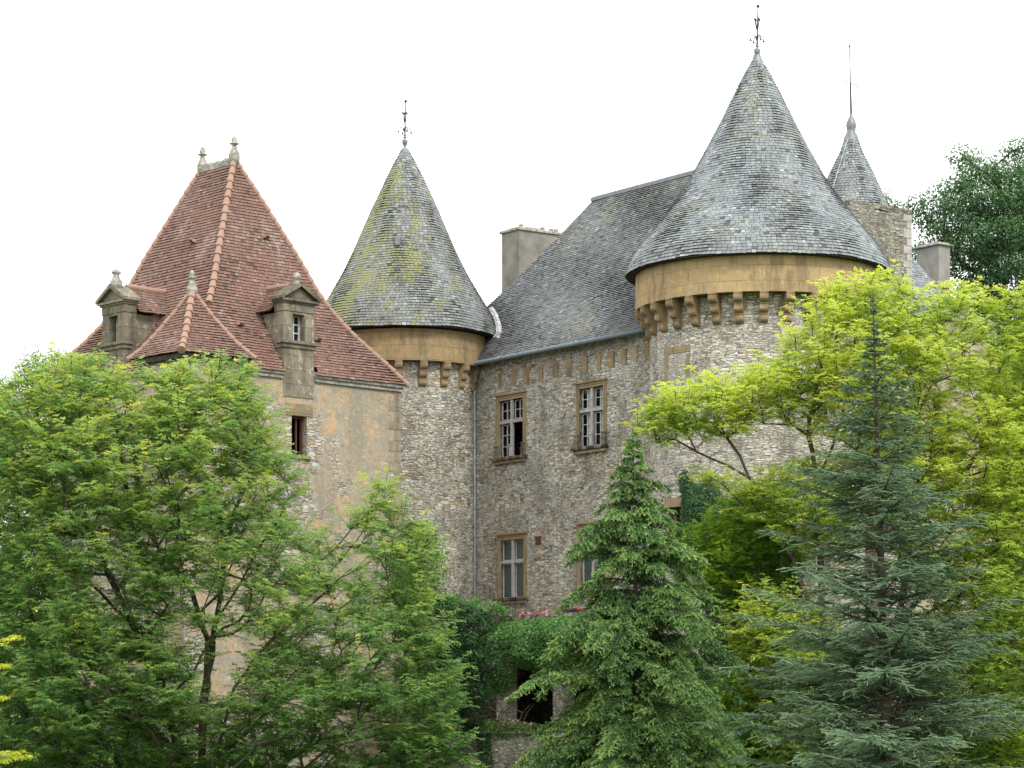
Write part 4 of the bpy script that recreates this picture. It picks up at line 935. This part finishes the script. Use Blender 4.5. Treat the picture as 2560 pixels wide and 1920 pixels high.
broad('pale distant tree low on the left horizon', gb(10, 124), [[(-120, 960), (-20, 945), (40, 945), (80, 990), (60, 1200), (-120, 1200)]], 122, 2, .9, 60, 'oak', .13, 240, .85, bias=.25)
# bushes at the pavilion foot and the courtyard corner
broad('dense dark shrub filling the corner between pavilion and loggia', gb(1120, 90), [[(1000, 1500), (1080, 1470), (1150, 1510), (1215, 1540), (1235, 1640), (1210, 1750), (1170, 1850), (1100, 1860), (1000, 1900)]], 88.5, 1.6, .55, 150, 'ivy', .10, 260, .45, name='corner_shrub', cat='shrub')
broad('yellowish shrub overhanging left of the slim tower base', gb(1010, 80), [[(980, 1330), (1060, 1310), (1100, 1390), (1090, 1480), (1040, 1540), (970, 1500)]], 80, 1.0, .55, 45, 'bush', .08, 300, .5, name='leafy_shrub', cat='shrub', bias=.2)
broad('leafy climber spreading over the terrace edge beside the downpipe', gb(1180, 90), [[(1085, 1530), (1130, 1490), (1200, 1500), (1265, 1515), (1260, 1545), (1170, 1550), (1100, 1570)]], 93.0, .5, .42, 40, 'vine', .09, 200, .34, name='climbing_shrub', cat='shrub', bias=.1)
# vine over the loggia
def blanket(label, fr, polys, b, thick, n, leaf, mat, name, cat, group=None, bias=0, wave=.2):
    Pc = []
    for P in polys:
        P = [fr.sz(x, y, b) for x, y in P]; Pa = np.array(P); k = n * 3; s = rng.uniform(Pa[:, 0].min(), Pa[:, 0].max(), k); z = rng.uniform(Pa[:, 1].min(), Pa[:, 1].max(), k); q = in_poly(s, z, P)
        s, z = s[q][:n], z[q][:n]; ed = np.minimum(1, poly_dist(s, z, P) / .5)
        bb = b - rng.random(len(s)) ** .6 * thick * (.35 + .65 * ed) - wave * (.5 + .5 * np.sin(s * 3.1 + 1) * np.sin(z * 2.7)) * ed
        X = fr.O[None] + s[:, None] * fr.e1 + bb[:, None] * fr.e2; Pc.append(np.stack([X[:, 0], X[:, 1], z], 1))
    Pc = np.concatenate(Pc); k = len(Pc); outw = np.array([-fr.e2[0], -fr.e2[1], .8])
    nn = nrm(outw + rand_dir(k) * .6); dd = nrm(np.cross(nn, rand_dir(k)) + np.array([0, 0, -.8]))
    t = thing(name, (Pc[:, 0].mean(), Pc[:, 1].mean(), Pc[:, 2].min()), label, cat, group)
    npmesh('foliage', leaf_quads(Pc, dd, nn, rng.uniform(.7, 1.2, k) * leaf, np.full(k, leaf * .42)), 4, M[mat], t, np.repeat(np.clip(.5 + bias + rng.normal(0, .18, k), 0, 1), 4))
    m = MB(); lo_ = Pc[:, 2].min(); q = np.array([Pc[:, 0].mean(), Pc[:, 1].mean()]) + fr.e2 * .2
    for j in range(6):
        a = q + fr.e1 * rng.uniform(-.8, .8); m.tube([(a[0], a[1], lo_ + .6), (a[0] + fr.e1[0] * .2, a[1] + fr.e1[1] * .2, lo_ + .9), (*(a + fr.e1 * rng.uniform(-1, 1)), Pc[:, 2].mean() + .8)], .025, 5, .01)
    m.build('stem', M['bark2'], t)
    return t
blanket('thick green vine draped over the loggia beam', fw, [[(1225, 1560), (1330, 1548), (1480, 1535), (1560, 1530), (1560, 1700), (1440, 1705), (1400, 1690), (1300, 1665), (1285, 1720), (1235, 1740), (1215, 1640)]], -3.15, .6, 19000, .10, 'vine', 'climbing_vine', 'vine', wave=.3)
fI = Frame((C1[0] - 3.0, C1[1] - 3.4), (.78, -.62), (.62, .78))
fI2 = Frame((C1[0], C1[1] - 4.0), (1, 0), (0, 1))
blanket('dark ivy climbing the large tower beside its lower window', Frame((C1[0] - 2.2, C1[1] - 3.35), (.9, -.44), (.44, .9)), [[(1706, 1250), (1698, 1190), (1715, 1170), (1730, 1200), (1745, 1215), (1770, 1195), (1800, 1220), (1815, 1260), (1840, 1330), (1830, 1420), (1740, 1440), (1700, 1390)]], -.05, .35, 6500, .10, 'ivy', 'ivy_plant', 'ivy')
blanket('dark ivy mass low on the large tower behind the bushes', fI2, [[(1820, 1270), (1860, 1250), (1960, 1290), (2010, 1400), (2000, 1500), (1900, 1600), (1850, 1720), (1960, 1800), (1960, 1920), (1740, 1920), (1760, 1700), (1740, 1560), (1760, 1440), (1830, 1400)]], 0, .8, 15000, .11, 'ivy', 'ivy_plant', 'ivy')
# geraniums
fb = Frame(fw.p(0, 0, 0), U, W)
def geranium(x, y, b, cm, label, group, s=1.0):
    a = fw.s_of(x, b); p = np.array(fw.p(a, b, 0)); zb = (HY - y) / F * p[1]; p[2] = zb
    t = thing('potted_geranium', p, label, 'flower pot', group)
    m = MB(); m.lathe(p, [(0, -.30), (.11, -.30), (.15, -.04), (.165, -.04), (.165, .0), (.13, .0), (.13, -.04), (0, -.05)], 12); m.build('pot', M['terracotta'], t)
    k = 260; d = rand_dir(k); d[:, 2] = np.abs(d[:, 2]) * .8; P = p + d * rng.random((k, 1)) ** .5 * .26 * s
    nn = nrm(d + [0, 0, .6]); npmesh('foliage', leaf_quads(P, nrm(np.cross(nn, rand_dir(k))), nn, np.full(k, .075), np.full(k, .035)), 4, M['vine'], t, np.repeat(np.clip(rng.normal(.5, .15, k), 0, 1), 4))
    m = MB()
    for j in range(rng.integers(3, 6)):
        q = p + np.array([rng.uniform(-.24, .24) * s, rng.uniform(-.24, .1) * s, rng.uniform(.06, .24) * s]); kk = 7
        m.tube([q, q + [0, 0, -.2]], .006, 4)
        for i in range(kk):
            o = q + rand_dir(1)[0] * .045; m.lathe(o, [(0, -.03), (.032, -.01), (.032, .015), (0, .03)], 6)
    m.build('blossom', M[cm], t)
ordn = ['first', 'second', 'third', 'fourth', 'fifth', 'sixth', 'seventh', 'eighth', 'ninth', 'tenth']
for i, (x, c) in enumerate([(1240, 'red'), (1268, 'pink'), (1292, 'pink'), (1320, 'red'), (1352, 'red'), (1380, 'pink'), (1418, 'red'), (1460, 'red')]):
    geranium(x, 1556 - .08 * (x - 1240), -2.95, c, f'{c} geranium, {ordn[i]} from the left on the upper terrace above the vine', 'geraniums along the upper terrace')
for i, (x, c, s) in enumerate([(1135, 'pink', .7), (1175, 'red', .8), (1221, 'red', 1.1), (1262, 'red', 1.0), (1285, 'pink', 1.0), (1310, 'pink', 1.1), (1380, 'pink', 1.0), (1425, 'pink', .9)]):
    geranium(x, 1822 - .01 * (x - 1135), -6.45, c, f'{c} geranium, {ordn[i]} from the left on the low terrace wall', 'geraniums along the low terrace wall', s)
blanket('green herbs tumbling over the low terrace wall', fw, [[(1190, 1800), (1260, 1795), (1360, 1810), (1380, 1835), (1300, 1840), (1240, 1850), (1190, 1835)]], -6.7, .2, 1500, .07, 'bush', 'trailing_herbs', 'plant', bias=-.1, wave=.05)
blanket('thin ivy strand hanging down the low terrace wall', fw, [[(1190, 1830), (1225, 1830), (1235, 1930), (1200, 1930)]], -6.78, .08, 900, .07, 'ivy', 'ivy_plant', 'ivy', wave=.02)

# conifers
def conifer(name, label, base, apex, prof, npri, mat, bark, elev, droop, sec_gap, sec_len, ter, needle, nw, brist, tipt, ej=.08, vj=.15, tl=(.10, .26), rod=.0, lean=None, trunkr=.2, pk=(.75, 1.12)):
    t = thing(name, base, label, 'tree')
    base = np.array(base, float); apex = np.array(apex, float); H = apex[2] - base[2]
    ts = np.sort(rng.uniform(0, 1, npri)) ** .9; segA, segB, tn0, tn1 = [], [], [], []; br = []
    ga = 2.39996
    for i, t_ in enumerate(ts):
        z = base[2] + H * (t_ * .995); o = base + (apex - base) * ((z - base[2]) / H); o[2] = z
        R = np.interp(z, prof[:, 0], prof[:, 1]) * rng.uniform(*pk); az = i * ga + rng.uniform(-.5, .5); bt_ = rng.normal(0, .07)
        hd = np.array([math.cos(az), math.sin(az), 0]); e = elev(t_) + rng.uniform(-ej, ej)
        n = max(4, int(R / .25)); pts = [o]
        for k in range(1, n + 1):
            u = k / n; pts.append(o + hd * R * u + np.array([0, 0, 1.]) * (R * (math.tan(e) * u - droop * u * u)))
        pts = np.array(pts); br.append((pts, max(.008, .012 * R)))
        perp = np.array([-hd[1], hd[0], 0]); S = np.linspace(0, 1, n + 1); ns = max(3, int(R / sec_gap))
        for k in range(ns):
            u = .12 + .88 * (k + rng.random()) / ns; p = np.array([np.interp(u, S, pts[:, c]) for c in range(3)])
            for sg in (-1, 1):
                L = sec_len * R * (1.08 - u) * rng.uniform(.6, 1.2) + min(.12, .12 * R); L = min(L, 1.3)
                d = nrm(hd * rng.uniform(.5, .9) + perp * sg * rng.uniform(.6, 1.1) + np.array([0, 0, rng.uniform(-vj, vj)]))
                q = p; m_ = max(2, int(L / .16))
                for j in range(m_):
                    q2 = q + d * (L / m_) + np.array([0, 0, -droop * .25 * L / m_ * (j + 1) / m_ * 2]); segA.append(q); segB.append(q2); tn0.append(bt_ + .30 + .10 * u + .30 * (j / m_));  # tint darkens towards the trunk: painted inner shade; pale shoot tips are new growth
                    # tertiary shoots
                    for w_ in range(ter):
                        s2 = -1 if (j + w_) % 2 else 1; pp = np.cross(d, [0, 0, 1.]) * s2; l3 = rng.uniform(*tl) * (1 - .4 * j / m_) * min(1, .25 + .5 * R)
                        q3 = q + (q2 - q) * rng.random(); e3 = q3 + nrm(d * .8 + pp * rng.uniform(.5, 1.0) + np.array([0, 0, rng.uniform(-.35, .15) - droop * .9])) * l3
                        segA.append(q3); segB.append(e3); tn0.append(bt_ + .36 + .10 * u + .34 * (j / m_))  # same painted inner-crown shade, plus fresh pale tips
                    q = q2
        # leader shoots along the branch itself
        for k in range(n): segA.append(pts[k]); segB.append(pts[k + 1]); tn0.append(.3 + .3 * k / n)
    A = np.array(segA); B = np.array(segB); tnt = np.array(tn0); N = len(A); D = B - A; Ln = np.linalg.norm(D, axis=1); d = nrm(D)
    FA, FB, fa, fb_ = [], [], [], []
    for pts, r in br:
        for k in range(len(pts) - 1):
            FA.append(pts[k]); FB.append(pts[k + 1]); u = k / (len(pts) - 1); fa.append(r * (1 - u) + .004); fb_.append(r * (1 - u) * .85 + .003)
    TZ = np.linspace(0, 1, 30); TP = base + (apex - base) * TZ[:, None]
    for k in range(29): FA.append(TP[k]); FB.append(TP[k + 1]); fa.append(trunkr * (1 - TZ[k]) + .012); fb_.append(trunkr * (1 - TZ[k + 1]) + .012)
    npmesh('trunk', frustums(np.array(FA), np.array(FB), np.array(fa), np.array(fb_), 5), 4, M[bark], t)
    h = np.where(np.abs(d[:, 2:3]) < .9, np.array([[0, 0, 1.]]), np.array([[1., 0, 0]])); x = nrm(np.cross(d, h)); y = np.cross(d, x)
    Vs, Ts = [], []
    for b_ in range(brist):
        u = rng.random(N) ** 1.0 * .98; p = A + D * u[:, None]; ph = rng.uniform(0, 2 * math.pi, N)[:, None]
        rd = np.cos(ph) * x + np.sin(ph) * y; nd = nrm(rd + d * .9); sd = nrm(np.cross(nd, rand_dir(N)))
        l = (needle * rng.uniform(.7, 1.2, N))[:, None]
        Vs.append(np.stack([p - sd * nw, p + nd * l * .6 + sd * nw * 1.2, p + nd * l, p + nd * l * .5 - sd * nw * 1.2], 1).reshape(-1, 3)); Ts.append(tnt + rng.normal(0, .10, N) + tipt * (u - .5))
    if rod:
        Vs.append(frustums(A, B, np.full(N, rod), np.full(N, rod * .8), 3)); Ts.append(np.tile(tnt, 3))
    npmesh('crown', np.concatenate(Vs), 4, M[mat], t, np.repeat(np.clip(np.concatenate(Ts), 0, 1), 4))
    return t, N * brist
def prof_from(pts, Y):
    a = np.array(sorted([((HY - y) / F * Y, r / F * Y) for y, r in pts])); return a
YC = 73.0; ax = at(1582, 1075, YC); bx = at(1606, 1920, YC); bx[2] = gz
pc = prof_from([(1075, 6), (1110, 20), (1150, 42), (1200, 68), (1250, 95), (1290, 115), (1340, 140), (1420, 180), (1500, 210), (1600, 235), (1700, 270), (1800, 300), (1920, 345), (2200, 370)], YC)
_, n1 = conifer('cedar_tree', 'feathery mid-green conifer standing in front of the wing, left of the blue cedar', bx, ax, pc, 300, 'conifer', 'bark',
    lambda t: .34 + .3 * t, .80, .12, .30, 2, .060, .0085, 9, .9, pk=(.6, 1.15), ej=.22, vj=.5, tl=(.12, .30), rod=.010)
YB = 64.0; ax = at(2182, 735, YB); bx = at(2235, 1920, YB); bx[2] = gz
pb = prof_from([(735, 3), (800, 9), (840, 20), (900, 46), (950, 78), (1050, 125), (1150, 165), (1250, 215), (1400, 275), (1550, 330), (1700, 390), (1850, 440), (2000, 460), (2300, 460)], YB)
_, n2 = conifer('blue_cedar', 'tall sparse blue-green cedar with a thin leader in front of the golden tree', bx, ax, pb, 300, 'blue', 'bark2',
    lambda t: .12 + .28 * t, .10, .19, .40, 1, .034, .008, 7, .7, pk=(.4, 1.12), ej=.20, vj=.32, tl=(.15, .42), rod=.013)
# golden conifer tip at the bottom left
YG = 58.0; base = at(-170, 1900, YG); base[2] = gz
pg = np.array([(-6, 2.4), (-2, 2.35), (1.3, 2.25), (1.9, 1.5), (3.0, .1)])
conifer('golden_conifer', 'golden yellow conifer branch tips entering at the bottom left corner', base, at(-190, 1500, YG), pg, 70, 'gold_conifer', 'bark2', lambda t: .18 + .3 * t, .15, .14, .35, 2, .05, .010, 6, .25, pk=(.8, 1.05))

# golden locust
YR = 79.0; base = gb(2170, YR)
limbsR = px3([[(2170, 2050), (2120, 1800), (2060, 1600), (1998, 1440), (1960, 1360), (1933, 1283), (1900, 1225), (1872, 1193), (1813, 1161), (1741, 1129), (1687, 1098), (1641, 1107)],
    [(1872, 1193), (1849, 1138), (1813, 1089), (1798, 1045)],
    [(2060, 1600), (2050, 1350), (2032, 1134), (2021, 1089), (1980, 1062), (1908, 1059)], [(2021, 1089), (2034, 1010), (2042, 960)],
    [(2170, 2050, 1), (2230, 1700, 1), (2280, 1300, 1), (2290, 1060, 1), (2240, 960, 1), (2148, 921, 1), (2102, 881, 1), (2057, 836, 1)],
    [(2290, 1060, 1), (2330, 960, 1), (2400, 930, 1), (2480, 905, 1)], [(2290, 1060, 1), (2300, 900, 1), (2280, 800, 1)], [(2280, 1300, 1), (2400, 1200, 1), (2500, 1050, 1)]], YR)
polyR = [[(1585, 1065), (1640, 1005), (1690, 965), (1760, 945), (1830, 960), (1880, 915), (1960, 905), (2050, 950), (2060, 1010), (2000, 1055), (1900, 1050), (1830, 1095), (1740, 1090), (1640, 1100)],
         [(1960, 905), (1985, 850), (2050, 720), (2130, 705), (2220, 690), (2290, 735), (2380, 720), (2440, 715), (2500, 760), (2550, 710), (2640, 720), (2660, 1300), (2640, 1920), (2350, 1920), (2300, 1500), (2150, 1250), (2040, 1120), (1990, 1060), (1960, 980)],
         [(1750, 1180), (1860, 1220), (1960, 1180), (2100, 1150), (2200, 1300), (2100, 1400), (2000, 1380)],
         [(1830, 1530), (1900, 1490), (2000, 1500), (2080, 1550), (2020, 1900), (1930, 1900), (1900, 1750), (1830, 1620)]]
holesR = [(2320, 830, 60, .4), (2400, 870, 60, .4), (2250, 1000, 70, .5), (2350, 1010, 60, .55), (2440, 1010, 50, .5), (2100, 1080, 60, .7), (2050, 1180, 70, .6), (2540, 960, 40, .5), (2480, 820, 50, .5), (2350, 760, 40, .4), (2400, 1150, 60, .5), (2300, 1200, 60, .5), (2500, 1150, 50, .4), (1930, 990, 40, .5), (1750, 1040, 50, .35)]
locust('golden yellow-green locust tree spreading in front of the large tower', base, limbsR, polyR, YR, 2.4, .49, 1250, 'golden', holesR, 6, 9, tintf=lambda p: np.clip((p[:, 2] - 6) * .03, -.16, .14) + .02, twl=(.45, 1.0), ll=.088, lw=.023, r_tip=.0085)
# greener locusts right and centre
polyG = [[(1690, 1400), (1730, 1320), (1800, 1290), (1850, 1230), (1930, 1230), (1960, 1300), (2030, 1360), (1990, 1440), (1900, 1480), (1850, 1540), (1780, 1500), (1700, 1480)], [(1800, 1720), (1880, 1650), (1990, 1700), (2050, 1900), (1820, 1950)]]
locust('low green locust bush between the green conifer and the blue cedar', gb(1880, 81), px3([[(1900, 2000), (1880, 1700), (1860, 1500), (1840, 1380)], [(1880, 1700), (1940, 1500), (1950, 1330)]], 81), polyG, 81, 1.6, .46, 320, 'midlocust', (), 7, 9, ll=.085, lw=.022, r_tip=.008)
polyE = [[(2470, 1000), (2520, 880), (2640, 860), (2680, 1300), (2660, 1920), (2440, 1920), (2420, 1700), (2480, 1500), (2440, 1300), (2500, 1150)]]
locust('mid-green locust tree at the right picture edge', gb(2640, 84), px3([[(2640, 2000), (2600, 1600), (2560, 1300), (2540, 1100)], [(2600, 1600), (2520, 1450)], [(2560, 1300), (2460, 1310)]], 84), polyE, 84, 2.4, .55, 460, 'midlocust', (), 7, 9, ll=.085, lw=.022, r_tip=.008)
# background tree upper right
polyO = [[(2285, 500), (2340, 505), (2375, 450), (2400, 385), (2460, 400), (2510, 365), (2600, 345), (2700, 420), (2700, 1500), (2440, 1500), (2410, 740), (2360, 690), (2290, 640), (2320, 560)]]
bt = gb(2520, 125)
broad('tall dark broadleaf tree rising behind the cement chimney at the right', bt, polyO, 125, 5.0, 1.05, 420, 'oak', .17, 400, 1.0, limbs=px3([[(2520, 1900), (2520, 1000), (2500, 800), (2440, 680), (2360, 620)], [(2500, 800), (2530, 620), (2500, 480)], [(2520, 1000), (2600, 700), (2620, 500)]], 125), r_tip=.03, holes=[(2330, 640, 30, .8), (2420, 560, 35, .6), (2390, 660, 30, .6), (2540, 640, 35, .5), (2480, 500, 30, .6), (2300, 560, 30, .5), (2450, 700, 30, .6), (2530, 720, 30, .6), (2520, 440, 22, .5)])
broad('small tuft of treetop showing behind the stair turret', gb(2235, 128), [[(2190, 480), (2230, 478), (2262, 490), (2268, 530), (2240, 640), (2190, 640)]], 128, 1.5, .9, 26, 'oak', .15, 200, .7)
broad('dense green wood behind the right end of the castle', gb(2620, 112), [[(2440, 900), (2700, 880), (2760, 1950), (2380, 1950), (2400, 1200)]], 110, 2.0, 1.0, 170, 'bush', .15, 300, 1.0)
broad('low dark undergrowth bush at the foot of the right-hand trees', gb(2350, 78), [[(1640, 1760), (1760, 1650), (1900, 1700), (2100, 1600), (2300, 1550), (2640, 1560), (2680, 2000), (1600, 2000)]], 86, 1.2, .75, 240, 'bush', .12, 330, .75, name='undergrowth_bush', cat='shrub', bias=-.08)
broad('dark undergrowth bush at the foot of the pavilion', gb(300, 80), [[(-60, 1600), (100, 1650), (220, 1750), (420, 1860), (640, 1900), (900, 1910), (900, 2020), (-80, 2020)]], 80, 1.2, .75, 120, 'ivy', .12, 330, .7, name='undergrowth_bush', cat='shrub')
# far wood closing the horizon behind the castle
k = 90000; xx = rng.uniform(-130, 130, k); hgt = 9.5 + 2.2 * np.sin(xx * .21) + 1.4 * np.sin(xx * .57 + 1) + .8 * np.sin(xx * 1.3); dep = rng.uniform(0, 9, k)
zz_ = gz + (hgt + 5.0) * np.sqrt(rng.random(k)) * np.sqrt(np.clip(1 - ((dep - 5) / 6.5) ** 2, .05, 1))
P_ = np.stack([xx, 165 + dep + 2 * np.sin(xx * .3), zz_], 1); nn = nrm(rand_dir(k) + np.array([0, -.6, .6])); dd = nrm(np.cross(nn, rand_dir(k)))
wd = npmesh('distant_wood', leaf_quads(P_, dd, nn, rng.uniform(.5, .95, k), np.full(k, .22)), 4, M['oak'], None, np.repeat(np.clip(rng.normal(.55, .15, k), 0, 1), 4))
tag(wd, 'dark green far-off wood closing the horizon behind the castle', 'wood', kind='stuff')
print('conifer quads', n1, n2, 'total polys', sum(len(o.data.polygons) for o in bpy.data.objects if o.type == 'MESH'))
